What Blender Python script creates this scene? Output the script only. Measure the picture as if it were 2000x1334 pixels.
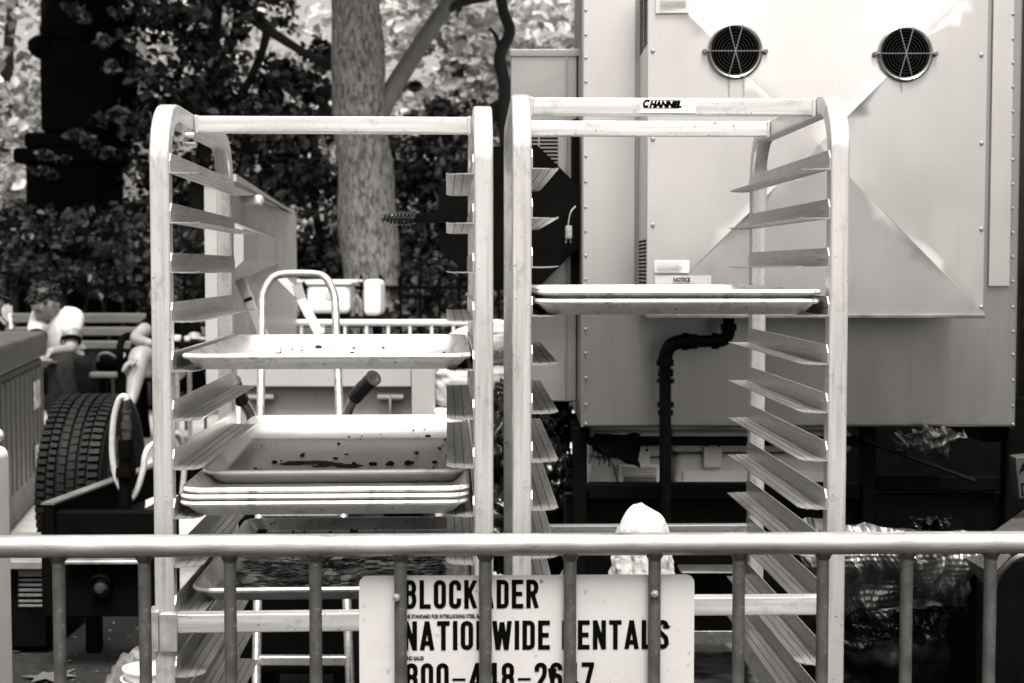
import bpy, bmesh, math, random
import numpy as np
from mathutils import Vector, Matrix, noise, geometry

for o in list(bpy.data.objects):
    bpy.data.objects.remove(o, do_unlink=True)
scene = bpy.context.scene
COL = scene.collection
R = math.radians

# ------------------------------------------------------------------ camera
EYE, FPX, PITCH = 1.48, 2778.0, R(2.93)
cam_d = bpy.data.cameras.new('camera')
cam_d.lens = 50.0
cam_d.sensor_width = 36.0
cam_d.clip_start = 0.05
cam_d.clip_end = 600.0
cam_d.dof.use_dof = True
cam_d.dof.focus_distance = 2.45
cam_d.dof.aperture_fstop = 7.1
cam_d.dof.aperture_blades = 7
cam = bpy.data.objects.new('camera', cam_d)
COL.objects.link(cam)
cam.location = (0, 0, EYE)
cam.rotation_euler = (R(90) - PITCH, 0, 0)
scene.camera = cam

# ------------------------------------------------------------------ sky and sun
SUN_EL, SUN_AZ = R(64), R(174)          # azimuth measured clockwise from +Y
world = bpy.data.worlds.new('World')
scene.world = world
world.use_nodes = True
wn = world.node_tree
wn.nodes.clear()
w_out = wn.nodes.new('ShaderNodeOutputWorld')
w_bg = wn.nodes.new('ShaderNodeBackground')
w_sky = wn.nodes.new('ShaderNodeTexSky')
w_sky.sky_type = 'NISHITA'
w_sky.sun_disc = False
w_sky.sun_elevation = SUN_EL
w_sky.sun_rotation = SUN_AZ
w_sky.dust_density = 6.0
w_sky.air_density = 1.0
w_bw = wn.nodes.new('ShaderNodeRGBToBW')
w_mix = wn.nodes.new('ShaderNodeMix')
w_mix.data_type = 'RGBA'
w_mix.blend_type = 'MULTIPLY'
w_mix.inputs[0].default_value = 1.0
w_mix.inputs[7].default_value = (1.0, 0.945, 0.88, 1)
wn.links.new(w_sky.outputs[0], w_bw.inputs[0])
wn.links.new(w_bw.outputs[0], w_mix.inputs[6])
wn.links.new(w_mix.outputs[2], w_bg.inputs[0])
w_bg.inputs[1].default_value = 0.07
wn.links.new(w_bg.outputs[0], w_out.inputs[0])

sun_d = bpy.data.lights.new('sun', 'SUN')
sun_d.energy = 1.5
sun_d.angle = R(22)
sun_d.color = (1.0, 0.95, 0.885)
sun = bpy.data.objects.new('sun', sun_d)
COL.objects.link(sun)
sdir = Vector((math.sin(SUN_AZ) * math.cos(SUN_EL), math.cos(SUN_AZ) * math.cos(SUN_EL), math.sin(SUN_EL)))
sun.rotation_euler = (-sdir).to_track_quat('-Z', 'Y').to_euler()
sun.location = (1, -4, 8)

vs = scene.view_settings
vs.view_transform = 'Standard'
vs.look = 'None'
vs.gamma = 1.0
vs.exposure = 2.05
vs.use_curve_mapping = False
scene.cycles.max_bounces = 5
scene.cycles.diffuse_bounces = 1
scene.cycles.glossy_bounces = 3
scene.cycles.transmission_bounces = 5
scene.cycles.transparent_max_bounces = 6
scene.cycles.use_denoising = True
scene.cycles.sample_clamp_indirect = 6.0


# ------------------------------------------------------------------ helpers
def P(px, py, Y):
    """World point seen at photo pixel (px,py) that lies at depth Y."""
    dx = (px - 1000.0) / FPX
    dv = (667.0 - py) / FPX
    c, s = math.cos(PITCH), math.sin(PITCH)
    t = Y / (c + dv * s)
    return Vector((dx * t, Y, EYE + t * (-s + dv * c)))


def smoothstep(a, b, x):
    t = min(1, max(0, (x - a) / (b - a)))
    return t * t * (3 - 2 * t)


def ground_z(x, y):
    return 0.33 * smoothstep(2.7, 4.2, y) + 0.034 * min(1.5, max(-1.5, x)) * (1 - smoothstep(2.7, 4.2, y))


MATS = {}


def new_mat(name):
    m = bpy.data.materials.new(name)
    m.use_nodes = True
    nt = m.node_tree
    b = nt.nodes['Principled BSDF']
    return m, nt, b


def mat(name, v, rough=0.6, metal=0.0, var=0.25, scale=12.0, bump=0.0, bscale=60.0, stretch=(1, 1, 1),
        dirt=0.0, dscale=7.0, spec=0.5, dirtv=0.15, rvar=0.12, pits=0.0, pscale=220.0, dst=None, dlo=0.56):
    """Grey procedural material: value v varied by noise, optional grime patches and relief."""
    if name in MATS:
        return MATS[name]
    m, nt, b = new_mat(name)
    N, L = nt.nodes, nt.links
    tc = N.new('ShaderNodeTexCoord')
    mp = N.new('ShaderNodeMapping')
    mp.inputs['Scale'].default_value = stretch
    L.new(tc.outputs['Object'], mp.inputs[0])
    n1 = N.new('ShaderNodeTexNoise')
    n1.inputs['Scale'].default_value = scale
    n1.inputs['Detail'].default_value = 6
    n1.inputs['Roughness'].default_value = 0.65
    L.new(mp.outputs[0], n1.inputs['Vector'])
    ramp = N.new('ShaderNodeMapRange')
    ramp.inputs[1].default_value = 0.3
    ramp.inputs[2].default_value = 0.7
    ramp.inputs[3].default_value = v * (1 - var)
    ramp.inputs[4].default_value = min(1.0, v * (1 + var * 0.6))
    L.new(n1.outputs[0], ramp.inputs[0])
    src = ramp.outputs[0]
    if dirt > 0:
        n2 = N.new('ShaderNodeTexNoise')
        n2.inputs['Scale'].default_value = dscale
        n2.inputs['Detail'].default_value = 9
        n2.inputs['Roughness'].default_value = 0.75
        if dst:
            mp2 = N.new('ShaderNodeMapping')
            mp2.inputs['Scale'].default_value = dst
            L.new(tc.outputs['Object'], mp2.inputs[0])
            L.new(mp2.outputs[0], n2.inputs['Vector'])
        else:
            L.new(mp.outputs[0], n2.inputs['Vector'])
        r2 = N.new('ShaderNodeMapRange')
        r2.inputs[1].default_value = dlo
        r2.inputs[2].default_value = dlo + 0.16
        r2.inputs[3].default_value = 0.0
        r2.inputs[4].default_value = dirt
        L.new(n2.outputs[0], r2.inputs[0])
        mx = N.new('ShaderNodeMix')
        mx.data_type = 'FLOAT'
        L.new(r2.outputs[0], mx.inputs[0])
        L.new(src, mx.inputs[2])
        mx.inputs[3].default_value = dirtv * v
        src = mx.outputs[0]
    if pits > 0:
        n4 = N.new('ShaderNodeTexNoise')
        n4.inputs['Scale'].default_value = pscale
        n4.inputs['Detail'].default_value = 3
        L.new(tc.outputs['Object'], n4.inputs['Vector'])
        r4 = N.new('ShaderNodeMapRange')
        r4.inputs[1].default_value = 0.66
        r4.inputs[2].default_value = 0.74
        r4.inputs[3].default_value = 1.0
        r4.inputs[4].default_value = 1.0 - pits
        L.new(n4.outputs[0], r4.inputs[0])
        mu = N.new('ShaderNodeMath')
        mu.operation = 'MULTIPLY'
        L.new(src, mu.inputs[0])
        L.new(r4.outputs[0], mu.inputs[1])
        src = mu.outputs[0]
    cmb = N.new('ShaderNodeCombineColor')
    for i in range(3):
        L.new(src, cmb.inputs[i])
    L.new(cmb.outputs[0], b.inputs['Base Color'])
    b.inputs['Metallic'].default_value = metal
    rr = N.new('ShaderNodeMapRange')
    rr.inputs[1].default_value = 0.3
    rr.inputs[2].default_value = 0.7
    rr.inputs[3].default_value = max(0.04, rough - rvar)
    rr.inputs[4].default_value = min(1.0, rough + rvar)
    L.new(n1.outputs[0], rr.inputs[0])
    L.new(rr.outputs[0], b.inputs['Roughness'])
    b.inputs['Specular IOR Level'].default_value = spec
    if bump > 0:
        n3 = N.new('ShaderNodeTexNoise')
        n3.inputs['Scale'].default_value = bscale
        n3.inputs['Detail'].default_value = 5
        L.new(mp.outputs[0], n3.inputs['Vector'])
        bp = N.new('ShaderNodeBump')
        bp.inputs['Strength'].default_value = bump
        bp.inputs['Distance'].default_value = 0.004
        L.new(n3.outputs[0], bp.inputs['Height'])
        L.new(bp.outputs[0], b.inputs['Normal'])
    MATS[name] = m
    return m


def leaf_mat(name, lo, hi, trans=0.35):
    if name in MATS:
        return MATS[name]
    m, nt, b = new_mat(name)
    N, L = nt.nodes, nt.links
    g = N.new('ShaderNodeNewGeometry')
    mr = N.new('ShaderNodeMapRange')
    mr.inputs[3].default_value = lo
    mr.inputs[4].default_value = hi
    pw = N.new('ShaderNodeMath')
    pw.operation = 'POWER'
    pw.inputs[1].default_value = 3.2  # most leaves dark, a few painted bright as if lit
    L.new(g.outputs['Random Per Island'], pw.inputs[0])
    L.new(pw.outputs[0], mr.inputs[0])
    cmb = N.new('ShaderNodeCombineColor')
    for i in range(3):
        L.new(mr.outputs[0], cmb.inputs[i])
    L.new(cmb.outputs[0], b.inputs['Base Color'])
    b.inputs['Roughness'].default_value = 0.45
    tr = N.new('ShaderNodeBsdfTranslucent')
    L.new(cmb.outputs[0], tr.inputs[0])
    ms = N.new('ShaderNodeMixShader')
    ms.inputs[0].default_value = trans
    out = N['Material Output']
    L.new(b.outputs[0], ms.inputs[1])
    L.new(tr.outputs[0], ms.inputs[2])
    L.new(ms.outputs[0], out.inputs[0])
    MATS[name] = m
    return m


class MB:
    """Collects shapes and links them as one mesh object."""

    def __init__(s):
        s.v, s.f = [], []

    def add(s, verts, faces, M=None):
        o = len(s.v)
        for p in verts:
            p = Vector(p)
            s.v.append(M @ p if M else p)
        s.f += [tuple(i + o for i in f) for f in faces]
        return s

    def box(s, lo, hi, M=None):
        x0, y0, z0 = lo
        x1, y1, z1 = hi
        vs_ = [(x0, y0, z0), (x1, y0, z0), (x1, y1, z0), (x0, y1, z0), (x0, y0, z1), (x1, y0, z1), (x1, y1, z1), (x0, y1, z1)]
        return s.add(vs_, [(0, 3, 2, 1), (4, 5, 6, 7), (0, 1, 5, 4), (1, 2, 6, 5), (2, 3, 7, 6), (3, 0, 4, 7)], M)

    def rbox(s, lo, hi, r=0.004, seg=2, M=None):
        """Box with rounded edges."""
        bm = bmesh.new()
        bmesh.ops.create_cube(bm, size=1)
        for v in bm.verts:
            v.co = Vector([lo[i] + (hi[i] - lo[i]) * (v.co[i] + 0.5) for i in range(3)])
        r = min(r, 0.48 * min(hi[i] - lo[i] for i in range(3)))
        bmesh.ops.bevel(bm, geom=bm.edges[:], offset=r, segments=seg, affect='EDGES', profile=0.5)
        bm.verts.index_update()
        s.add([v.co.copy() for v in bm.verts], [tuple(v.index for v in f.verts) for f in bm.faces], M)
        bm.free()
        return s

    def sweep(s, prof, path, closed=False, up=None, scales=None, caps=True):
        """Sweep a closed 2-D profile along a 3-D path with parallel-transported frames."""
        path = [Vector(p) for p in path]
        n = len(path)
        tang = []
        for i in range(n):
            a = path[i - 1] if (i > 0 or closed) else path[i]
            c = path[(i + 1) % n] if (i < n - 1 or closed) else path[i]
            tang.append((c - a).normalized())
        t0 = tang[0]
        if up is None:
            up = Vector((0, 0, 1)) if abs(t0.z) < 0.9 else Vector((1, 0, 0))
        u = Vector(up)
        u = (u - t0 * u.dot(t0)).normalized()
        o = len(s.v)
        k = len(prof)
        for i in range(n):
            t = tang[i]
            u = (u - t * u.dot(t)).normalized()
            w = t.cross(u)
            sc = scales[i] if scales else 1.0
            for (a, b_) in prof:
                s.v.append(path[i] + u * (a * sc) + w * (b_ * sc))
        rng = n if closed else n - 1
        for i in range(rng):
            j = (i + 1) % n
            for q in range(k):
                q2 = (q + 1) % k
                s.f.append((o + i * k + q, o + i * k + q2, o + j * k + q2, o + j * k + q))
        if caps and not closed:
            s.f.append(tuple(o + q for q in reversed(range(k))))
            s.f.append(tuple(o + (n - 1) * k + q for q in range(k)))
        return s

    def tube(s, path, r, n=10, closed=False, scales=None, up=None):
        prof = [(r * math.cos(2 * math.pi * i / n), r * math.sin(2 * math.pi * i / n)) for i in range(n)]
        return s.sweep(prof, path, closed, up, scales)

    def cyl(s, a, b_, r, n=16, r2=None):
        return s.tube([a, b_], r, n, scales=[1, (r2 / r) if r2 is not None else 1])

    def lathe(s, prof, axis_o, axis_d, n=32):
        """Revolve (radius, height) pairs about an axis."""
        d = Vector(axis_d).normalized()
        u = d.orthogonal().normalized()
        w = d.cross(u)
        O = Vector(axis_o)
        o = len(s.v)
        k = len(prof)
        for i in range(n):
            a = 2 * math.pi * i / n
            for (r, h) in prof:
                s.v.append(O + d * h + (u * math.cos(a) + w * math.sin(a)) * r)
        for i in range(n):
            j = (i + 1) % n
            for q in range(k - 1):
                s.f.append((o + i * k + q, o + j * k + q, o + j * k + q + 1, o + i * k + q + 1))
        return s

    def prism(s, poly, d, M=None):
        """Extrude a 3-D polygon by vector d."""
        d = Vector(d)
        n = len(poly)
        vs_ = [Vector(p) for p in poly] + [Vector(p) + d for p in poly]
        fs = [tuple(range(n)), tuple(reversed(range(n, 2 * n)))]
        for i in range(n):
            j = (i + 1) % n
            fs.append((j, i, n + i, n + j))
        return s.add(vs_, fs, M)

    def mesh(s, name, m=None, ang=38, smooth=True):
        me = bpy.data.meshes.new(name)
        me.from_pydata([tuple(v) for v in s.v], [], s.f)
        bm = bmesh.new()
        bm.from_mesh(me)
        bmesh.ops.recalc_face_normals(bm, faces=bm.faces)
        bm.to_mesh(me)
        bm.free()
        if smooth:
            me.polygons.foreach_set('use_smooth', [True] * len(me.polygons))
            me.set_sharp_from_angle(angle=R(ang))
        if m:
            me.materials.append(m)
        return me

    def build(s, name, m=None, parent=None, world=True, ang=38, smooth=True, **tags):
        """world=True: the vertices are world coordinates and are moved into the parent's frame."""
        if parent is not None and world:
            inv = parent.matrix_basis.inverted()
            if parent.parent is not None:
                inv = (parent.parent.matrix_basis @ parent.matrix_basis).inverted()
            s.v = [inv @ Vector(v) for v in s.v]
        me = s.mesh(name, m, ang, smooth)
        o = link(name, me, parent, **tags)
        if smooth and ang < 100:
            wnm = o.modifiers.new('weighted_normals', 'WEIGHTED_NORMAL')
            wnm.keep_sharp = True
        return o


def link(name, data, parent=None, loc=None, rot=None, **tags):
    o = bpy.data.objects.new(name, data)
    COL.objects.link(o)
    if parent is not None:
        o.parent = parent
    if loc is not None:
        o.location = loc
    if rot is not None:
        o.rotation_euler = rot
    for k, v in tags.items():
        o[k] = v
    return o


def thing(name, label, cat, loc=(0, 0, 0), rz=0.0, group=None):
    o = bpy.data.objects.new(name, None)
    COL.objects.link(o)
    o.empty_display_size = 0.05
    o.location = loc
    o.rotation_euler = (0, 0, rz)
    o.matrix_basis = Matrix.Translation(Vector(loc)) @ Matrix.Rotation(rz, 4, 'Z')
    tag(o, label, cat, group)
    return o


def tag(o, label, cat, group=None):
    o['label'] = label
    o['category'] = cat
    if group:
        o['group'] = group
    return o


def arc(c, r, a0, a1, n, plane='yz', x=0.0):
    out = []
    for i in range(n + 1):
        a = R(a0 + (a1 - a0) * i / n)
        p, q = c[0] + r * math.cos(a), c[1] + r * math.sin(a)
        out.append(Vector((x, p, q)) if plane == 'yz' else (Vector((p, x, q)) if plane == 'xz' else Vector((p, q, x))))
    return out


def rrect(w, h, r, seg=3, cx=0.0, cy=0.0):
    """Rounded rectangle, counter-clockwise 2-D points."""
    pts = []
    for (sx, sy, a0) in ((1, 1, 0), (-1, 1, 90), (-1, -1, 180), (1, -1, 270)):
        for i in range(seg + 1):
            a = R(a0 + 90 * i / seg)
            pts.append((cx + sx * (w / 2 - r) + r * math.cos(a), cy + sy * (h / 2 - r) + r * math.sin(a)))
    return pts


def spline(pts, n=8):
    """Catmull-Rom through the points."""
    pts = [Vector(p) for p in pts]
    out = []
    for i in range(len(pts) - 1):
        p0, p1, p2 = pts[max(0, i - 1)], pts[i], pts[i + 1]
        p3 = pts[min(len(pts) - 1, i + 2)]
        for k in range(n):
            t = k / n
            out.append(0.5 * ((2 * p1) + (p2 - p0) * t + (2 * p0 - 5 * p1 + 4 * p2 - p3) * t * t + (3 * p1 - p0 - 3 * p2 + p3) * t ** 3))
    out.append(pts[-1])
    return out


def text_mesh(body, m, size=1.0, shear=0.0, offset=0.0, xs=1.0, extrude=0.0):
    """Flat lettering turned into a mesh, facing -Y, starting at the origin; returns (mesh, width)."""
    cu = bpy.data.curves.new('lettering', 'FONT')
    cu.body = body
    cu.size = size
    cu.shear = shear
    cu.offset = offset
    cu.extrude = extrude
    cu.resolution_u = 3
    ob = bpy.data.objects.new('lettering', cu)
    COL.objects.link(ob)
    dg = bpy.context.evaluated_depsgraph_get()
    me = bpy.data.meshes.new_from_object(ob.evaluated_get(dg))
    bpy.data.objects.remove(ob, do_unlink=True)
    bpy.data.curves.remove(cu)
    xsall = [v.co.x for v in me.vertices] or [0, 1]
    w = max(xsall) * xs
    for v in me.vertices:
        v.co = Vector((v.co.x * xs, -v.co.z, v.co.y))
    me.name = 'lettering'
    me.materials.clear()
    me.materials.append(m)
    return me, w


def blob(rx, ry, rz, seed, amp=0.15, freq=2.5, sub=3, flat=None, ridged=False):
    """Lumpy ellipsoid as (verts, faces) around the origin."""
    bm = bmesh.new()
    bmesh.ops.create_icosphere(bm, subdivisions=sub, radius=1)
    for v in bm.verts:
        q = v.co.normalized()
        nz = noise.fractal(q * freq + Vector((seed * 3.7, seed * 1.3, 0)), 0.8, 2.1, 4)
        if ridged:
            nz = 0.5 - abs(nz) * 1.6
        k = 1 + amp * nz
        v.co = Vector((q.x * rx * k, q.y * ry * k, q.z * rz * k))
        if flat is not None and v.co.z < -flat:
            v.co.z = -flat
    bm.verts.index_update()
    out = ([v.co.copy() for v in bm.verts], [tuple(v.index for v in f.verts) for f in bm.faces])
    bm.free()
    return out


# ------------------------------------------------------------------ materials
M_ALU = mat('rack_aluminium', 0.64, rough=0.40, metal=0.70, var=0.16, scale=120, bump=0.04, bscale=300, stretch=(1, 1, 0.03), dirt=0.60, dscale=34, dirtv=0.40, dst=(1, 1, 0.7), pits=0.6, pscale=130, dlo=0.53)
M_ALUX = mat('crossbar_aluminium', 0.66, rough=0.40, metal=0.70, var=0.16, scale=120, bump=0.04, bscale=300, stretch=(0.03, 1, 1), dirt=0.60, dscale=34, dirtv=0.40, dst=(0.7, 1, 1), pits=0.6, pscale=130, dlo=0.53)
M_RUN = mat('runner_aluminium', 0.58, rough=0.34, metal=0.80, var=0.16, scale=700, bump=0.06, bscale=500, stretch=(1, 0.012, 1), dirt=0.5, dscale=60, dirtv=0.30, dst=(1, 0.5, 1), pits=0.4, dlo=0.58)
M_GROOVE = mat('dark_groove', 0.20, rough=0.5, metal=0.5, var=0.4, scale=80, stretch=(1, 0.1, 1))  # darker tone for the runner grooves
M_PAN = mat('pan_aluminium', 0.72, rough=0.42, metal=0.30, var=0.14, scale=26, bump=0.05, bscale=120, dirt=0.9, dscale=24, dirtv=0.22, pits=0.9, pscale=110, dlo=0.54)
M_PANB = mat('burnt_pan_aluminium', 0.50, rough=0.34, metal=0.7, var=0.3, scale=12, bump=0.06, bscale=90, dirt=0.95, dscale=16, dirtv=0.06, pits=0.8, pscale=90)
M_STEEL = mat('brushed_stainless', 0.36, rough=0.32, metal=0.90, var=0.12, scale=5, bump=0.035, bscale=5, stretch=(1, 1, 0.30), dirt=0.20, dscale=40, dirtv=0.5, rvar=0.05, dst=(1, 1, 0.03), dlo=0.5)  # reflections and shade of the lower sheet put into streaks and tone
M_PLEN = mat('plenum_stainless', 0.58, rough=0.40, metal=0.88, var=0.06, scale=5, bump=0.045, bscale=3.4, stretch=(1, 1, 0.45), rvar=0.03, dirt=0.10, dscale=60, dirtv=0.6, dst=(1, 1, 0.03), dlo=0.52)
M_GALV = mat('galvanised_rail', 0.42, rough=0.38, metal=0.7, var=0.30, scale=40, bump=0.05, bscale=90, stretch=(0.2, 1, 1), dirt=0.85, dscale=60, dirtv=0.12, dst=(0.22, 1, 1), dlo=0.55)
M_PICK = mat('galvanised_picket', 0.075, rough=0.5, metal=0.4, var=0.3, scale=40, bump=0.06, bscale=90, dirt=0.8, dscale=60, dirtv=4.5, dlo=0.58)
M_SIGN = mat('sign_plastic', 0.43, rough=0.5, var=0.05, scale=5, dirt=0.30, dscale=14, dirtv=0.7, spec=0.3, pits=0.35, pscale=90, dlo=0.54)
M_BLACK = mat('black_print', 0.002, rough=0.7, var=0.1, spec=0.02)
M_BSTEEL = mat('black_steel', 0.0022, rough=0.65, var=0.5, scale=14, bump=0.1, bscale=60, spec=0.035)
M_BPIPE = mat('black_iron_pipe', 0.003, rough=0.5, var=0.5, scale=30, bump=0.1, bscale=90, spec=0.06)
M_WHITEP = mat('white_plastic', 0.66, rough=0.4, var=0.06, scale=6, dirt=0.25, dscale=11, dirtv=0.55, pits=0.3, pscale=70)
M_GREYP = mat('grey_plastic', 0.055, rough=0.55, var=0.25, scale=9, bump=0.05, bscale=80)
M_RUBBER = mat('tyre_rubber', 0.004, rough=0.7, var=0.4, scale=20, bump=0.15, bscale=90, spec=0.10)
M_BAG = mat('black_bag_film', 0.003, rough=0.20, var=0.2, scale=8, bump=0.25, bscale=24, spec=0.35)
M_PAINT = mat('cream_truck_paint', 0.36, rough=0.4, var=0.10, scale=5, dirt=0.35, dscale=13, dirtv=0.5, pits=0.3, pscale=60)
M_PAINT2 = mat('white_vehicle_paint', 0.70, rough=0.35, var=0.06, scale=5)
M_SACK = mat('paper_sack', 0.45, rough=0.5, var=0.15, scale=14, bump=0.35, bscale=24)
M_WOOD = mat('weathered_bench_wood', 0.085, rough=0.75, var=0.35, scale=18, bump=0.15, bscale=50, stretch=(0.15, 1, 1))
M_IRON = mat('black_wrought_iron', 0.002, rough=0.7, var=0.3, spec=0.02)
M_CLOTH_W = mat('white_cotton', 0.60, rough=0.9, var=0.06, scale=9, bump=0.2, bscale=60, spec=0.1)
M_CLOTH_B = mat('black_cotton', 0.002, rough=0.95, var=0.3, spec=0.01)
M_DENIM = mat('dark_denim', 0.018, rough=0.9, var=0.5, scale=12, spec=0.05)
M_SKIN = mat('skin', 0.20, rough=0.55, var=0.12, scale=16)
M_HAIR = mat('dark_hair', 0.003, rough=0.5, var=0.4, scale=30, stretch=(1, 1, 0.3), bump=0.4, bscale=60, spec=0.3)
M_CRUMB = mat('burnt_crumb', 0.006, rough=0.6, var=0.4, bump=0.4, bscale=200, spec=0.2)
M_FOIL = mat('aluminium_foil', 0.42, rough=0.2, metal=1.0, var=0.2, scale=14, bump=0.2, bscale=40)
M_DARKFILM = mat('dark_plastic_film', 0.003, rough=0.35, var=0.3, scale=8, spec=0.10)

# ================================================================== SETTING: ground
def strip_ground(name, ys, xs, zoff, m, **tags):
    mb = MB()
    for y in ys:
        for x in xs:
            mb.v.append(Vector((x, y, ground_z(x, y) + zoff)))
    n = len(xs)
    for j in range(len(ys) - 1):
        for i in range(n - 1):
            a = j * n + i
            mb.f.append((a, a + 1, a + n + 1, a + n))
    return mb.build(name, m, smooth=True, **tags)


M_ASPH = mat('asphalt', 0.020, spec=0.1, rough=0.85, var=0.5, scale=55, bump=0.6, bscale=110, dirt=0.4, dscale=3, dirtv=0.5)
M_CONC = mat('pale_concrete', 0.42, rough=0.85, var=0.18, scale=14, bump=0.2, bscale=70, dirt=0.3, dscale=3, dirtv=0.6)
M_SOIL = mat('leaf_litter_soil', 0.015, rough=0.95, var=0.6, scale=18, bump=0.6, bscale=40)
XS = [-60, -30, -12, -6, -4, -3, -2.2, -1.5, -1, -0.5, 0, 0.5, 1, 1.5, 2.2, 3, 4, 6, 12, 30, 60]
YN = [-60, -30, -12, -4, 0, 1, 2, 2.7] + [2.7 + 0.1 * i for i in range(1, 16)] + [4.6, 5, 7, 9, 12, 20, 40, 90]
strip_ground('ground', YN, XS, 0.0, M_ASPH, kind='structure')
strip_ground('sidewalk', [4.95, 6, 8, 10, 11.4], XS, 0.012, M_CONC, kind='structure')
strip_ground('planting_bed', [11.4, 14, 20, 34, 60], XS, 0.006, M_SOIL, kind='structure')

# ================================================================== STAINLESS SMOKER CABINET
BY = 3.70                     # depth of the cabinet's front face
bl, br = P(1133, 700, BY).x, P(1987, 700, BY).x
bz0 = P(1500, 835, BY).z
BZ1 = 2.62
smoker = thing('smoker_cabinet', 'tall stainless steel oven cabinet with two round fan vents and cross-creased panel', 'oven', (0.5 * (bl + br), BY + 0.2, bz0), 0)
mb = MB()
mb.rbox((bl, BY, bz0), (br, BY + 0.40, BZ1), 0.010, 2)
mb.build('body', M_STEEL, smoker)


def panel(name, x0, x1, y0, y1, Y, t, m, parent, r=0.003):
    a, b_ = P(x0, y1, Y), P(x1, y0, Y)
    k = MB()
    k.rbox((a.x, Y, a.z), (b_.x, Y + t, b_.z), r, 2)
    return k.build(name, m, parent)


panel('cover_panel', 1138, 1243, -140, 560, BY - 0.009, 0.0085, M_PLEN, smoker)
panel('cover_panel', 1931, 1985, -140, 560, BY - 0.009, 0.0085, M_PLEN, smoker)
# thin raised seam strips on the lower sheet
panel('seam_strip', 1134, 1142, 563, 834, BY - 0.004, 0.0035, M_STEEL, smoker, 0.001)

# fan plenum: a proud box with a cross-creased front sheet and two real holes
FY = 3.45
pl, pr = P(1265, 300, FY).x, P(1925, 300, FY).x
pz0, pz1 = P(1500, 612, FY).z, P(1500, -48, FY).z
pcx, pcz = 0.5 * (pl + pr), 0.5 * (pz0 + pz1)
pa, pb = 0.5 * (pr - pl), 0.5 * (pz1 - pz0)
APEX = 0.026


def plen_y(x, z):
    return FY - APEX * (1 - max(abs(x - pcx) / pa, abs(z - pcz) / pb)) + 0.0


fans = [(P(1435, 101, FY - 0.012), 0.0585), (P(1767, 106, FY - 0.012), 0.0585)]
pts2, edges2 = [], []


def addp(x, z):
    pts2.append(Vector((x, z)))
    return len(pts2) - 1


corn = [addp(pl, pz0), addp(pr, pz0), addp(pr, pz1), addp(pl, pz1)]
cen = addp(pcx, pcz)
for i in range(4):
    edges2.append((corn[i], corn[(i + 1) % 4]))
    edges2.append((corn[i], cen))
for (c, r) in fans:
    ids = [addp(c.x + r * math.cos(2 * math.pi * i / 40), c.z + r * math.sin(2 * math.pi * i / 40)) for i in range(40)]
    edges2 += [(ids[i], ids[(i + 1) % 40]) for i in range(40)]
for gx in range(1, 26):
    for gz in range(1, 26):
        x, z = pl + (pr - pl) * gx / 26 + 0.004 * math.sin(gz * 3.1), pz0 + (pz1 - pz0) * gz / 26 + 0.004 * math.sin(gx * 2.3)
        if all((Vector((x, z)) - Vector((c.x, c.z))).length > r + 0.012 for (c, r) in fans):
            addp(x, z)
ov, oe, of, *_ = geometry.delaunay_2d_cdt(pts2, edges2, [], 0, 1e-6)
mb = MB()
mb.v = [Vector((v.x, plen_y(v.x, v.y) + 0.0030 * noise.noise(Vector((v.x * 3.4, v.y * 3.4, 4.2))) * min(1, 8 * min(abs(v.x - pl), abs(v.x - pr), abs(v.y - pz0), abs(v.y - pz1))), v.y)) for v in ov]
for f in of:
    c = sum((ov[i] for i in f), Vector((0, 0))) / len(f)
    if all((c - Vector((q.x, q.z))).length > r * 0.999 for (q, r) in fans):
        mb.f.append(tuple(f))
crease = [abs(abs(v.x - pcx) / pa - abs(v.z - pcz) / pb) < 1e-4 for v in mb.v]
plen = mb.build('creased_fan_panel', M_PLEN, smoker, ang=180)
pm = plen.data
sh_a = pm.attributes.get('sharp_edge') or pm.attributes.new('sharp_edge', 'BOOLEAN', 'EDGE')
for e in pm.edges:
    sh_a.data[e.index].value = crease[e.vertices[0]] and crease[e.vertices[1]]
mb = MB()    # side walls of the plenum
t = 0.0025
mb.box((pl, FY, pz0), (pl + t, BY, pz1))
mb.box((pr - t, FY, pz0), (pr, BY, pz1))
mb.box((pl + t, FY, pz0), (pr - t, BY, pz0 + t))
mb.box((pl + t, FY, pz1 - t), (pr - t, BY, pz1))
mb.build('plenum_wall', M_PLEN, smoker, smooth=False)
mb = MB()    # folded lower lip
mb.rbox((pl - 0.002, FY - 0.006, pz0 - 0.012), (pr + 0.004, FY + 0.010, pz0 - 0.001), 0.002, 2)
mb.build('bottom_lip', mat('lip_stainless', 0.30, rough=0.35, metal=0.9, var=0.2), smoker)

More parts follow.
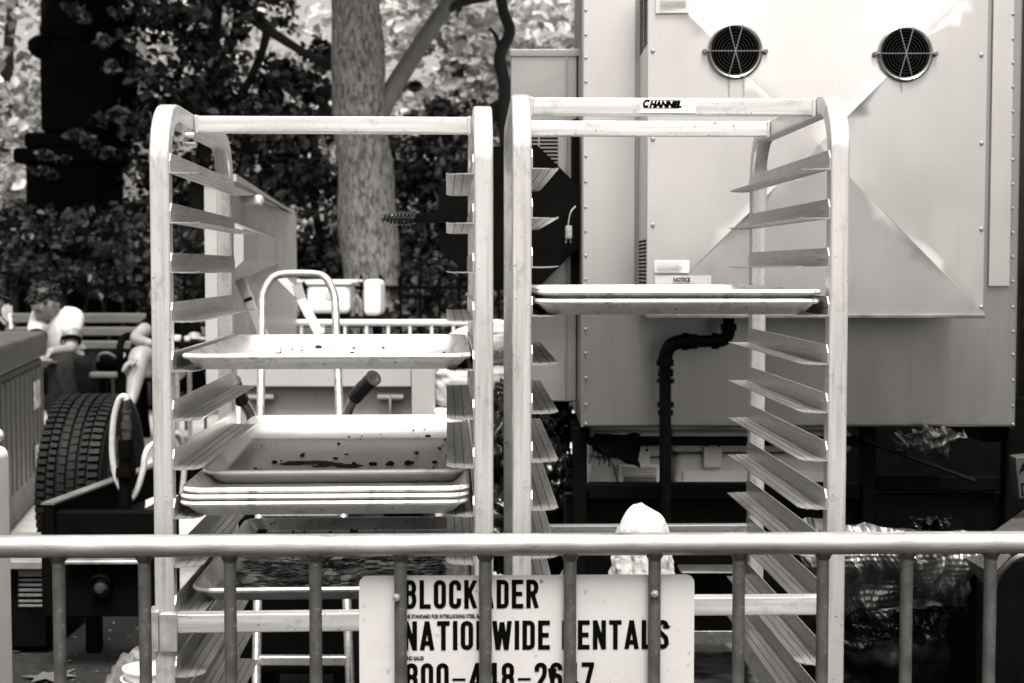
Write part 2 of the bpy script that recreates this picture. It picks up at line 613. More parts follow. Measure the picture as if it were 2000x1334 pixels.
M_FANB = mat('fan_plastic', 0.002, rough=0.5, var=0.2, spec=0.06)
M_WIRE = mat('plated_wire', 0.28, rough=0.3, metal=0.9, var=0.1)
M_RECESS_SHADE = mat('recess_shade', 0.0015, rough=0.9, var=0.1, spec=0.05)  # recess shade put into the colour, for fan drums and slots
for fi, (c, r) in enumerate(fans):
    y0 = plen_y(c.x, c.z) - 0.004
    fan = link('fan', None, smoker)
    fan.matrix_basis = smoker.matrix_basis.inverted() @ Matrix.Translation(Vector((c.x, y0, c.z)))
    base = Vector((0, 0, 0))
    inv = lambda mbx: mbx
    # collar ring
    mb = MB()
    mb.lathe([(r * 0.985, 0.02), (r * 0.985, -0.004), (r * 1.06, -0.007), (r * 1.13, -0.004), (r * 1.13, 0.003)], base, (0, 1, 0), 40)
    mb.build('collar', M_WIRE, fan, world=False)
    mb = MB()    # dark drum behind the hole
    mb.lathe([(0.0001, 0.075), (r * 0.98, 0.075), (r * 0.98, 0.004)], base, (0, 1, 0), 32)
    mb.build('drum', M_RECESS_SHADE, fan, world=False)
    mb = MB()
    mb.lathe([(0.0001, 0.012), (r * 0.30, 0.012), (r * 0.36, 0.018), (r * 0.36, 0.05)], base, (0, 1, 0), 24)
    mb.build('hub', M_FANB, fan, world=False)
    for k in range(5):
        a = 2 * math.pi * k / 5 + 0.3 + fi
        bl_m = MB()
        v = []
        for (rr_, da, yy) in ((0.34, -0.20, 0.022), (0.34, 0.25, 0.042), (0.66, -0.28, 0.020), (0.66, 0.28, 0.046), (0.93, -0.36, 0.018), (0.93, 0.30, 0.048)):
            v.append((r * rr_ * math.cos(a + da), yy, r * rr_ * math.sin(a + da)))
        bl_m.add(v + [(p[0], p[1] + 0.002, p[2]) for p in v], [(0, 1, 3, 2), (2, 3, 5, 4), (6, 8, 9, 7), (8, 10, 11, 9), (0, 6, 7, 1), (4, 5, 11, 10), (0, 2, 8, 6), (2, 4, 10, 8), (1, 7, 9, 3), (3, 9, 11, 5)])
        bl_m.build('blade', M_FANB, fan, world=False)
    mb = MB()
    for k in range(7):
        rr_ = r * (0.16 + 0.125 * k)
        mb.tube([(rr_ * math.cos(2 * math.pi * i / 36), 0.0, rr_ * math.sin(2 * math.pi * i / 36)) for i in range(36)], 0.0007, 5, closed=True, up=(0, 1, 0))
    mb.build('guard_ring', mat('dark_wire', 0.05, rough=0.35, metal=0.8), fan, world=False)
    for (x0_, z0_, x1_, z1_) in ((-1.22, 0, 1.22, 0), (-0.30, 1.10, 0.30, -1.10), (0.30, 1.10, -0.30, -1.10)):
        mb = MB()
        mb.tube([(x0_ * r, -0.005, z0_ * r), (x0_ * r * 0.9, -0.010, z0_ * r * 0.9), (x1_ * r * 0.9, -0.010, z1_ * r * 0.9), (x1_ * r, -0.005, z1_ * r)], 0.0013, 6)
        mb.build('guard_wire', M_WIRE, fan, world=False)
    for sx in (-1, 1):
        mb = MB()
        mb.lathe([(0.0001, -0.010), (0.0045, -0.010), (0.0062, -0.006), (0.0062, 0.003)], (sx * r * 1.24, 0, 0), (0, 1, 0), 14)
        mb.build('bolt', mat('bolt_dark', 0.2, rough=0.35, metal=0.8), fan, world=False)

# louvre slots on the plenum's left wall: proud dark strips paint the slot shade
slot_me = MB().box((-0.0012, -0.060, -0.0028), (0.0005, 0.060, 0.0028)).mesh('louver_slot_shade', M_RECESS_SHADE, smooth=False)
inv_s = smoker.matrix_basis.inverted()
for (ya, yb, n_) in ((-20, 100, 15), (468, 562, 13)):
    for k in range(n_):
        for half in (0, 1):
            z = P(1250, ya + (yb - ya) * (k + 0.5) / n_, 3.58).z
            o = link('louver_slot_shade', slot_me, smoker)
            o.matrix_basis = inv_s @ Matrix.Translation((pl, 3.52 + 0.105 * half, z)) @ Matrix.Scale(0.72, 4, (0, 1, 0))
            
# screws
scr = MB().lathe([(0.0001, -0.0032), (0.0028, -0.003), (0.0042, -0.0012), (0.0044, 0.0005)], (0, 0, 0), (0, 1, 0), 10).mesh('screw', mat('screw_steel', 0.34, rough=0.35, metal=0.8))
spots = [(1144, y, BY - 0.009) for y in (20, 68, 113, 160, 305, 355, 405, 452, 500, 546)]
spots += [(1979, y, BY - 0.009) for y in (28, 76, 123, 170, 218, 265, 312, 360, 407, 455, 502, 550)]
spots += [(1144, y, BY - 0.0042) for y in (643, 690, 738, 790, 828)]
spots += [(1979, y, BY) for y in (600, 648, 693, 743, 793, 829)]
for (x, y, Y) in spots:
    p = P(x, y, Y)
    o = link('screw', scr, smoker)
    o.matrix_basis = inv_s @ Matrix.Translation(p)
for (x, y) in ((1275, 100), (1275, 272), (1275, 440), (1917, 108), (1917, 280), (1917, 448), (1917, 600)):
    p = P(x, y, FY)
    o = link('screw', scr, smoker)
    o.matrix_basis = inv_s @ Matrix.Translation((p.x, plen_y(p.x, p.z), p.z)) @ Matrix.Scale(1.25, 4)


def sticker(x0, x1, y0, y1, m, name='sticker', sy=0.0075):
    a, b_ = P(x0, y1, FY), P(x1, y0, FY)
    nx, nz = 8, 4
    mbx = MB()
    for lay in (0, 1):
        for j in range(nz + 1):
            for i in range(nx + 1):
                x, z = a.x + (b_.x - a.x) * i / nx, a.z + (b_.z - a.z) * j / nz
                mbx.v.append(Vector((x, plen_y(x, z) - sy + 0.0008 * lay, z)))
    n = nx + 1
    K = n * (nz + 1)
    for j in range(nz):
        for i in range(nx):
            q = j * n + i
            mbx.f.append((q, q + 1, q + n + 1, q + n))
            mbx.f.append((K + q, K + q + n, K + q + n + 1, K + q + 1))
    return mbx.build(name, m, smoker)


M_DRIP = mat('drip_stain', 0.30, rough=0.5, metal=0.5, var=0.4, scale=60, stretch=(1, 1, 0.2))
for (xd, yd0, yd1, wd) in ((1422, 150, 192, 2.0), (1450, 150, 196, 1.6), (1758, 156, 180, 1.4)):
    k_ = MB()
    for j in range(9):
        yy_ = yd0 + (yd1 - yd0) * j / 8
        wq = wd * (1 - 0.6 * j / 8) * (1 + 0.3 * math.sin(j * 2.1))
        for sx in (-1, 1):
            p_ = P(xd + sx * wq, yy_, FY)
            k_.v.append(Vector((p_.x, plen_y(p_.x, p_.z) - 0.0052, p_.z)))
    for j in range(8):
        k_.f.append((2 * j, 2 * j + 1, 2 * j + 3, 2 * j + 2))
    k_.build('drip_stain', M_DRIP, smoker)


def lettering(body, x, y, hpx, Y, m, parent, wpx=None, shear=0.0, offset=0.0, name='lettering', xs=1.0):
    """Lettering whose baseline starts at photo pixel (x,y) on depth Y, cap height hpx."""
    size = hpx * Y / FPX / 0.73
    me, w = text_mesh(body, m, size, shear, offset, xs)
    if wpx:
        k = wpx * Y / FPX / w
        for v in me.vertices:
            v.co.x *= k
    o = link(name, me, parent)
    M_ = Matrix.Translation(P(x, y, Y))
    o.matrix_basis = (parent.matrix_basis.inverted() @ M_) if parent else M_
    return o


M_PAPER = mat('label_paper', 0.6, rough=0.6, var=0.04)
M_PAPER2 = mat('notice_paper', 0.45, rough=0.6, var=0.05)
M_GREYINK = mat('grey_print', 0.25, rough=0.6)
sticker(1278, 1345, 508, 533, M_PAPER, 'instruction_label')
sticker(1278, 1388, 538, 600, M_PAPER2, 'notice_label')
sticker(1280, 1345, -30, 27, M_PAPER2, 'paper_label')
lettering('NOTICE', 1315, 550, 8, FY - 0.0165, M_BLACK, smoker, 33, offset=0.0006)
lettering('When this appliance is installed', 1300, 556, 3.2, FY - 0.0165, M_BLACK, smoker, 61)
lettering('with casters, it must be installed', 1300, 562, 3.2, FY - 0.0165, M_BLACK, smoker, 61)
mb = MB()
for k in range(6):
    p = P(1281, 512 + k * 2.8, FY)
    L_ = P(1281 + (18 if k == 0 else 54 - 5 * (k % 3)), 512, FY).x - p.x
    mb.box((p.x, FY - 0.0168, p.z - 0.0006), (p.x + L_, FY - 0.0163, p.z + 0.0006))
for k in range(5):
    p = P(1288, 1 + k * 3.2, FY)
    mb.box((p.x, FY - 0.0150, p.z - 0.0006), (p.x + 0.062, FY - 0.0145, p.z + 0.0006))
mb.build('fine_print', M_GREYINK, smoker, smooth=False, kind='stuff')

# side compartment on the cabinet's left, set further back
CY = 3.85
ca, cb = P(997, 785, CY), P(1113, 97, CY)
mb = MB()
mb.rbox((ca.x, CY, ca.z), (bl - 0.0015, CY + 0.25, cb.z), 0.006, 2)
mb.build('side_compartment', mat('side_stainless', 0.38, rough=0.36, metal=0.9, var=0.08, scale=4, dirt=0.3, dscale=3, dirtv=0.6), smoker)
panel('compartment_trim', 996, 1131, 96, 110, CY - 0.006, 0.0055, M_STEEL, smoker, 0.0015)
panel('compartment_trim', 1103, 1109, 111, 784, CY - 0.006, 0.0055, M_STEEL, smoker, 0.0015)
for k in range(11):
    for (xa, xb) in ((1037, 1051), (1054, 1090)):
        panel('louver_slot_shade', xa, xb, 268 + k * 7.2, 272.2 + k * 7.2, CY - 0.0016, 0.004, M_RECESS_SHADE, smoker, 0.0004)  # dark strip painting the shade in a slot

# black door jamb and octagonal firebox door swung open beside the cabinet
DY = 3.735
panel('door_jamb', 1117, 1131.5, 232, 562, DY + 0.03, 0.08, M_BSTEEL, smoker)
dc = P(994, 424, DY)
s_ = 137 * DY / FPX
door = link('octagonal_door', None, smoker)
door.matrix_basis = inv_s @ Matrix.Translation(dc)
mb = MB()
tt = math.tan(R(22.5)) * s_ * 1.02
octo = [(s_, tt), (tt, s_), (-tt, s_), (-s_, tt), (-s_, -tt), (-tt, -s_), (tt, -s_), (s_, -tt)]
mb.prism([(x, 0, z) for (x, z) in octo], (0, 0.03, 0))
mb.build('door_plate', M_BSTEEL, door, world=False, smooth=False)
hx = -s_
mb = MB()
mb.rbox((hx - 0.062, -0.010, -0.016), (hx + 0.02, -0.002, 0.010), 0.002)
mb.build('handle_bar', M_BSTEEL, door, world=False)
mb = MB()
sp = []
for i in range(9 * 16 + 1):
    u = i / (9 * 16)
    a = u * 9 * 2 * math.pi
    rr_ = 0.016 * (0.45 + 0.55 * math.sin(math.pi * min(1, 0.12 + u * 0.95)))
    sp.append((hx - 0.058 - 0.088 * u, -0.006 + rr_ * math.cos(a), -0.003 + rr_ * math.sin(a)))
mb.tube(sp, 0.0034, 6)
mb.cyl((hx - 0.05, -0.006, -0.003), (hx - 0.150, -0.006, -0.003), 0.004, 8)
mb.build('spring_grip', mat('spring_steel', 0.03, rough=0.3, metal=0.6), door, world=False)
# plug hanging on a short cord beside the jamb
plug = thing('hanging_plug', 'small pale plug dangling on a cord beside the black octagonal door', 'plug', P(1110, 460, 3.70), 0)
mb = MB()
mb.tube(spline([P(1124, 403, 3.70), P(1116, 412, 3.69), P(1112, 425, 3.69), P(1110, 440, 3.69)], 5), 0.0020, 7)
mb.build('cord', mat('plug_grey', 0.25, rough=0.4, var=0.5, scale=90), plug)
mb = MB()
a = P(1110, 452, 3.69)
mb.rbox((a.x - 0.008, a.y - 0.010, a.z - 0.020), (a.x + 0.010, a.y + 0.010, a.z + 0.015), 0.004)
mb.cyl(a + Vector((-0.005, 0, -0.018)), a + Vector((-0.006, 0, -0.030)), 0.002, 6)
mb.cyl(a + Vector((0.005, 0, -0.018)), a + Vector((0.006, 0, -0.030)), 0.002, 6)
mb.build('plug_head', mat('plug_grey', 0.25), plug)

# gas pipe: plenum down, elbow, left, elbow, down
GY = 3.56
pipe = thing('gas_pipe', 'black iron gas pipe with two elbows running down the steel cabinet', 'pipe', P(1300, 1330, GY), 0)
q = [P(1423, 612, GY), P(1423, 640, GY), P(1423, 662, GY), P(1403, 666, GY), P(1330, 667, GY), P(1304, 668, GY), P(1299, 690, GY), P(1300, 1010, GY + 0.06), P(1300, 1338, GY + 0.08)]
rp = 0.0150
mb = MB()
mb.cyl(q[0], q[1], rp)
mb.cyl(q[3], q[4], rp)
mb.cyl(q[6], q[8], rp)
mb.build('pipe_run', M_BPIPE, pipe)


def elbow(a, c, b_, r, nm):
    pts = []
    a, c, b_ = Vector(a), Vector(c), Vector(b_)
    for i in range(9):
        u = i / 8
        pts.append(a * (1 - u) ** 2 + c * 2 * u * (1 - u) + b_ * u * u)
    k = MB()
    k.tube(pts, r, 14, up=(0, 1, 0))
    for (e, d) in ((a, (a - c).normalized()), (b_, (b_ - c).normalized())):
        k.cyl(e - d * 0.004, e + d * 0.012, r * 1.22, 14)
    k.build(nm, M_BPIPE, pipe)


elbow(P(1423, 642, GY), P(1423, 666, GY), P(1400, 666, GY), rp * 1.12, 'elbow')
elbow(P(1335, 667, GY), P(1300, 667, GY), P(1299, 705, GY), rp * 1.2, 'elbow')
for (y, h, rr_) in ((728, 14, 1.30), (744, 8, 1.5), (790, 10, 1.42), (806, 9, 1.3)):
    mb = MB()
    mb.cyl(P(1300, y - h / 2, GY + 0.02), P(1300, y + h / 2, GY + 0.02), rp * rr_, 8 if rr_ > 1.35 else 14)
    mb.build('coupling', M_BPIPE, pipe)
mb = MB()
mb.cyl(P(1340, 667, GY), P(1362, 667, GY), rp * 1.25, 8)
mb.cyl(P(1352, 676, GY - 0.01), P(1378, 672, GY - 0.01), 0.004, 6)
mb.build('valve', M_BPIPE, pipe)

# ================================================================== BLACK TRAILER UNDER THE CABINET
tr = thing('smoker_trailer', 'black steel trailer frame carrying the stainless oven cabinet', 'trailer', (0.8, 4.2, 0.33), 0)


def bar(x0, x1, y0, y1, Y, d, nm='frame_bar', m=None, parent=tr, r=0.004):
    a, b_ = P(x0, y1, Y), P(x1, y0, Y)
    k = MB()
    k.rbox((a.x, Y, a.z), (b_.x, Y + d, b_.z), r, 1)
    return k.build(nm, m or M_BSTEEL, parent)


bar(1117, 1147, 836, 1500, 3.74, 0.05, 'upright')
bar(1682, 1712, 836, 1200, 3.74, 0.05, 'upright')
bar(1955, 1985, 836, 1500, 3.74, 0.05, 'upright')
bar(1148, 1681, 855, 871, 3.75, 0.04)
bar(1148, 1681, 945, 976, 3.75, 0.04)
bar(1713, 1954, 930, 960, 3.76, 0.04)
bar(1100, 2040, 962, 1260, 3.795, 0.03, 'shade_plate', mat('shade_black', 0.003, rough=0.5, var=0.5, scale=10, bump=0.15, bscale=25, spec=0.06))  # added dark sheet standing in for the shadow below the deck
bar(1330, 1445, 1116, 1122, 3.70, 0.09, 'plate_lip', mat('pale_edge_steel', 0.15, rough=0.4, metal=0.6))  # thin paler strip along the edge
a = P(1117, 836, 3.74)
for xx in (a.x, br - 0.05):
    mb = MB()
    mb.box((xx, 3.795, bz0 - 0.05), (xx + 0.05, 4.09, bz0 - 0.002))
    mb.build('side_rail', M_BSTEEL, tr, smooth=False)
mb = MB()
mb.box((a.x - 0.02, 3.828, 0.70), (2.2, 5.2, 0.735))
mb.build('lower_deck', M_BSTEEL, tr, smooth=False)
mb = MB()
mb.box((a.x + 0.7, 4.9, 0.74), (3.0, 4.96, bz0 - 0.035))
mb.build('dark_fill_plate', M_BSTEEL, tr, smooth=False)  # added dark sheet filling the shade behind the trailer bars
for x in (0.3, 1.9):
    for Y in (4.0, 4.9):
        mb = MB()
        mb.box((x - 0.03, Y - 0.03, 0.325), (x + 0.03, Y + 0.03, 0.70))
        mb.build('leg', M_BSTEEL, tr, smooth=False)
bar(1686, 1690, 855, 905, 3.73, 0.004, 'hook_wire')
mb = MB()
mb.cyl(P(1690, 860, 3.72), P(1905, 940, 3.62), 0.006, 8)
mb.build('stay_rod', mat('dark_grey_rod', 0.003, rough=0.6, spec=0.05), tr)


# ================================================================== WHITE COOLERS BEHIND THE FRAME
def cooler(label, x0, x1, y0, ylid, Y, depth, latch_x, zb, group=None):
    a, b_ = P(x0, 900, Y), P(x1, y0, Y)
    zl = P(x0, ylid, Y).z
    c = thing('cooler', label, 'cooler', ((a.x + b_.x) / 2, Y + depth / 2, zb), 0, group)
    k = MB()
    k.rbox((a.x + 0.008, Y + 0.006, zb), (b_.x - 0.008, Y + depth - 0.006, zl - 0.004), 0.02, 3)
    k.build('tub', M_WHITEP, c)
    k = MB()
    k.rbox((a.x, Y, zl), (b_.x, Y + depth, b_.z), 0.012, 3)
    ld = k.build('lid', M_WHITEP, c)
    k = MB()
    p = P(latch_x, ylid + 4, Y)
    k.rbox((p.x - 0.026, Y - 0.016, p.z - 0.035), (p.x + 0.026, Y - 0.0005, p.z + 0.038), 0.006, 2)
    k.build('latch', M_WHITEP, c)
    for sx in (-0.017, 0.017):
        k = MB()
        k.cyl((p.x + sx, Y - 0.018, p.z + 0.027), (p.x + sx, Y - 0.015, p.z + 0.027), 0.004, 8)
        k.build('latch_screw', M_BSTEEL, c)
    k = MB()
    k.rbox((a.x + 0.03, Y - 0.001, zb + 0.04), (b_.x - 0.03, Y + 0.007, zl - 0.05), 0.006, 2)
    k.build('front_panel', M_WHITEP, c)
    return c


zd = 0.737
c2 = cooler('long white marine cooler with square latch behind the trailer bars', 1312, 1664, 842, 884, 3.850, 0.36, 1391, zd)
c1 = cooler('white cooler with ribbed grey vent on its front, behind the hanging black cloth', 1150, 1306, 842, 893, 3.845, 0.36, 1250, zd)
k = MB()
a, b_ = P(1208, 950, 3.825), P(1290, 906, 3.825)
k.rbox((a.x, 3.825, a.z), (b_.x, 3.843, b_.z), 0.006, 2)
vt = k.build('vent_bezel', M_WHITEP, c1)
for i in range(3):
    k = MB()
    p = P(1216, 914 + i * 6, 3.82)
    k.rbox((p.x, 3.819, p.z - 0.003), (p.x + 0.092, 3.8245, p.z + 0.003), 0.001, 1)
    k.build('vent_rib', mat('vent_grey', 0.42, rough=0.5), c1)
k = MB()
a, b_ = P(1218, 947, 3.82), P(1282, 931, 3.82)
k.rbox((a.x, 3.820, a.z), (b_.x, 3.8245, b_.z), 0.002, 1)
k.build('vent_recess', mat('vent_dark_grey', 0.12, rough=0.5), c1)


# black cloth hanging from the upper bar
def drape(name, label, cat, x0, x1, ytop, ybot, Y, m, seed, hang_slope=0.0, amp=0.012, nx=22, ny=18):
    k = MB()
    for lay in (0, 1):
        for j in range(ny + 1):
            v_ = j / ny
            for i in range(nx + 1):
                u = i / nx
                yb = ybot + hang_slope * (u - 0.5) + 14 * noise.noise(Vector((u * 3.0, seed, 0)))
                xx = x0 + (x1 - x0) * u + 6 * noise.noise(Vector((v_ * 2, u * 2, seed)))
                p = P(xx, ytop + (yb - ytop) * v_ + 5 * noise.noise(Vector((u * 4, seed + 5, 0))) * (1 - v_), Y)
                p.y += amp * noise.noise(Vector((u * 5, v_ * 2, seed))) * (0.3 + v_) + (0.003 if lay else 0)
                k.v.append(p)
    n = nx + 1
    K = n * (ny + 1)
    for j in range(ny):
        for i in range(nx):
            q_ = j * n + i
            k.f.append((q_, q_ + 1, q_ + n + 1, q_ + n))
            k.f.append((K + q_, K + q_ + n, K + q_ + n + 1, K + q_ + 1))
    for i in range(nx):
        k.f.append((i, K + i, K + i + 1, i + 1))
        q_ = ny * n + i
        k.f.append((q_, q_ + 1, K + q_ + 1, K + q_))
    for j in range(ny):
        k.f.append((j * n, (j + 1) * n, K + (j + 1) * n, K + j * n))
        k.f.append((j * n + nx, K + j * n + nx, K + (j + 1) * n + nx, (j + 1) * n + nx))
    o = k.build(name, m)
    tag(o, label, cat)
    return o


cl = drape('hanging_cloth', 'black cloth with frayed strings hanging over the trailer bar', 'cloth', 1158, 1250, 848, 898, 3.73, M_CLOTH_B, 3.1, 34)
for i, (xa, ya, xb, yb) in enumerate(((1160, 868, 1150, 905), (1166, 884, 1170, 908), (1176, 890, 1180, 905), (1182, 888, 1190, 912), (1188, 890, 1206, 944), (1245, 900, 1248, 914))):
    k = MB()
    k.tube(spline([P(xa, ya, 3.725), P((xa + xb) / 2 + 3, (ya + yb) / 2, 3.722), P(xb, yb, 3.725)], 4), 0.0022 if i in (2, 3) else 0.0014, 5)
    k.build('frayed_string', M_CLOTH_B, cl, world=True)

# ================================================================== BUN-PAN RACKS
RW, RD, TW = 0.526, 0.660, 0.0300     # width, depth, tube size
RTOP = 1.740
RUN_Z = [1.626 - 0.0762 * k for k in range(10)] + [1.626 - 0.6858 - 0.0965 - 0.0762 * k for k in range(8)]
R_OFF = -0.0107                        # the second rack's runners sit a little lower
XBAR_Z = 0.943


def runner_mesh():
    """Left-hand runner: L angle, vertical flange against the posts at x=0, horizontal flange to +x, chamfered ends, grooves."""
    k = MB()
    y0, y1, wv, wh, t = 0.002, RD - 0.002, 0.031, 0.043, 0.0016
    # vertical flange with chamfered front and rear top corners
    poly = [(0, y0, 0), (0, y0, wv - 0.012), (0, y0 + 0.010, wv), (0, y1 - 0.010, wv), (0, y1, wv - 0.012), (0, y1, 0)]
    k.prism(poly, (t, 0, 0))
    # horizontal flange with splayed corners, in strips so the grooves are real steps
    cuts = [(t, 0.0145, 0.0), (0.0145, 0.0165, -0.0008), (0.0165, 0.0285, 0.0), (0.0285, 0.0305, -0.0008), (0.0305, wh - 0.004, 0.0), (wh - 0.004, wh, 0.0012)]
    for (xa, xb, dz) in cuts:
        ch = lambda x: 0.0 if x < 0.022 else (x - 0.022) * 0.75
        poly = [(xa, y0 + ch(xa), dz), (xb, y0 + ch(xb), dz), (xb, y1 - ch(xb), dz), (xa, y1 - ch(xa), dz)]
        k.prism(poly, (0, 0, t))
    me = k.mesh('runner', M_RUN, smooth=False)
    me.materials.append(M_GROOVE)
    for pl_ in me.polygons:
        xc = pl_.center.x
        if (0.0146 < xc < 0.0164 or 0.0286 < xc < 0.0304) and abs(pl_.normal.z) > 0.5:
            pl_.material_index = 1
    return me


RUN_L = runner_mesh()
RUN_R = RUN_L.copy()
for v in RUN_R.vertices:
    v.co.x = -v.co.x
RUN_R.flip_normals()
caster_wheel = MB().lathe([(0.006, -0.012), (0.05, -0.014), (0.0625, -0.010), (0.0625, 0.010), (0.05, 0.014), (0.006, 0.012)], (0, 0, 0), (1, 0, 0), 24).mesh('wheel', M_RUBBER)
fork_k = MB()
for sx in (-0.019, 0.016):
    fork_k.box((sx, -0.012, -0.02), (sx + 0.003, 0.012, 0.07))
fork_k.box((-0.019, -0.016, 0.065), (0.019, 0.016, 0.072))
fork_me = fork_k.mesh('fork', M_GALV, smooth=False)


def rack(label, loc, yaw, top_bars, clamp=False, dz=0.0):
    r = thing('bun_pan_rack', label, 'rack', loc, yaw, 'tall aluminium sheet pan racks behind the barrier')
    prof = rrect(TW, TW, 0.004, 3)
    for sx in (-1, 1):
        x = sx * (RW / 2 - TW / 2)
        rc = 0.078
        h = TW / 2
        path = [(x, h, 0.16)]
        path += arc((h + rc, RTOP - h - rc), rc, 180, 90, 12, 'yz', x)
        path += arc((RD - h - rc, RTOP - h - rc), rc, 90, 0, 12, 'yz', x)
        path += [Vector((x, RD - h, 0.16))]
        k = MB()
        k.sweep(prof, path, up=(1, 0, 0))
        k.build('side_frame', M_ALU, r, world=False, ang=30)
        for (yy) in (h, RD - h):
            c = link('caster', fork_me, r, (x, yy, 0.085))
            link('wheel', caster_wheel, c, (0, 0, -0.0225))
    xi = RW / 2 - TW
    for (yy) in top_bars:
        k = MB()
        k.rbox((-xi - 0.0, yy - 0.0125, RTOP - 0.031), (xi, yy + 0.0125, RTOP - 0.003), 0.003, 2)
        k.build('top_crossbar', M_ALUX, r, world=False)
        for sx in (-1, 1):
            k = MB()
            xx = sx * xi
            k.rbox((min(xx, xx - sx * 0.007), yy - 0.0155, RTOP - 0.034), (max(xx, xx - sx * 0.007), yy + 0.0155, RTOP - 0.0015), 0.003, 2)
            k.build('weld_collar', M_ALU, r, world=False)
    for (yy, zz) in ((0.015, XBAR_Z), (RD - 0.015, XBAR_Z), (0.015, 0.20), (RD - 0.015, 0.20)):
        k = MB()
        k.rbox((-xi, yy - 0.0125, zz - 0.030), (xi, yy + 0.0125, zz), 0.003, 2)
        k.build('crossbar', M_ALUX, r, world=False)
    rnd = random.Random(int(yaw * 1e5))
    for z in RUN_Z:
        for sx, me in ((-1, RUN_L), (1, RUN_R)):
            o = link('runner', me, r, (sx * xi, 0, z + dz))
            o.rotation_euler = (rnd.uniform(-0.002, 0.002), 0, 0)
    if clamp:
        k = MB()
        x = -(RW / 2 - TW / 2)
        k.rbox((x - 0.026, -0.006, 0.886), (x - 0.0085, 0.036, 0.950), 0.002, 2)
        k.rbox((x - 0.007, -0.006, 0.886), (x + 0.020, -0.001, 0.946), 0.002, 2)
        k.build('corner_bracket', mat('bracket_aluminium', 0.5, rough=0.45, metal=0.7, var=0.3, scale=25, dirt=0.6, dscale=20, dirtv=0.25), r, world=False)
        k = MB()
        k.rbox((-xi + 0.002, 0.10, RTOP - 0.062), (-xi + 0.006, 0.125, RTOP - 0.030), 0.001, 1)
        k.rbox((-xi + 0.006, 0.10, RTOP - 0.062), (-xi + 0.022, 0.125, RTOP - 0.058), 0.001, 1)
        k.cyl((-xi + 0.006, 0.112, RTOP - 0.046), (-xi + 0.020, 0.112, RTOP - 0.046), 0.0055, 8)
        k.build('latch', M_GALV, r, world=False)
    return r


left_rack = rack('aluminium bun pan rack with single top crossbar holding dirty sheet pans', (-0.2916, 2.194, 0.0), R(2.6), [0.235], clamp=True)
right_rack = rack('aluminium bun pan rack with two top crossbars and maker sticker', (0.2634, 2.217, 0.019), R(1.5), [0.112, 0.470], dz=R_OFF)
# maker sticker on the front top crossbar of the second rack
rb = right_rack.matrix_basis


def rack_pt(rm, x, y, z):
    return rm @ Vector((x, y, z))


inv_r = right_rack.matrix_basis.inverted()
yf = 0.112 - 0.0125
k = MB()
sx0 = (inv_r @ P(1252, 205, 2.33)).x
sx1 = (inv_r @ P(1330, 205, 2.33)).x
sz0, sz1 = RTOP - 0.0275, RTOP - 0.0060
k.box((sx0 - 0.002, yf - 0.0009, sz0), (sx1 + 0.022, yf - 0.0003, sz1))
stk = k.build('maker_sticker', mat('sticker_white', 0.82, rough=0.4, var=0.03), right_rack, world=False, smooth=False)
for (txt, xx, zz, hh, ww) in (('C', sx0, sz0 + 0.0095, 0.0118, 0.0125), ('HANNEL', sx0 + 0.0118, sz0 + 0.0095, 0.0093, 0.0525)):
    me, w = text_mesh(txt, M_BLACK, hh / 0.73, 0.28, 0.0011)
    for v in me.vertices:
        v.co.x *= ww / w
    link('lettering', me, stk, (xx, yf - 0.0013, zz))
k = MB()
k.box((sx0, yf - 0.0014, sz0 + 0.0075), (sx0 + 0.0600, yf - 0.0010, sz0 + 0.0083))
k.box((sx0 + 0.013, yf - 0.0014, sz0 + 0.0203), (sx0 + 0.0625, yf - 0.0010, sz0 + 0.0209))
k.build('rule_line', M_BLACK, stk, world=False, smooth=False)
me, w = text_mesh('MANUFACTURING INC.', M_GREYINK, 0.0030, 0, 0)
link('lettering', me, stk, (sx0 + 0.020, yf - 0.0013, sz0 + 0.0040))


# ================================================================== SHEET PANS
PW, PL, PH = 0.452, 0.652, 0.0255


def pan_mesh(m, seed=0, warp=0.0):
    """18x26 sheet pan: sloping walls, rolled rim, thin bottom; origin at front-bottom centre, y back."""
    k = MB()
    seg = 5

    def ring(inset, z, r):
        pts = rrect(PW - 2 * inset, PL - 2 * inset, max(0.006, r - inset * 0.4), seg, 0, PL / 2)
        o = len(k.v)
        for (x, y) in pts:
            zz = z + warp * (x / PW) * ((y - PL / 2) / PL) * 4 + 0.0008 * noise.noise(Vector((x * 9, y * 9, seed)))
            k.v.append(Vector((x, y, zz)))
        return o, len(pts)

    rc = 0.034
    spec_ = [(0.0235, 0.0), (0.0075, PH - 0.0085), (0.0025, PH - 0.0085), (0.0, PH - 0.0050), (0.0012, PH - 0.0012), (0.0040, PH), (0.0072, PH - 0.0015),
             (0.0090, PH - 0.0055), (0.0225, 0.0040), (0.0265, 0.0015), (0.0310, 0.0012)]
    offs = [ring(i, z, rc) for (i, z) in spec_]
    n = offs[0][1]
    for a, b_ in zip(offs[:-1], offs[1:]):
        for i in range(n):
            j = (i + 1) % n
            k.f.append((a[0] + i, a[0] + j, b_[0] + j, b_[0] + i))
    k.f.append(tuple(reversed(range(offs[0][0], offs[0][0] + n))))
    k.f.append(tuple(range(offs[-1][0], offs[-1][0] + n)))
    return k.mesh('sheet_pan', m, ang=50)


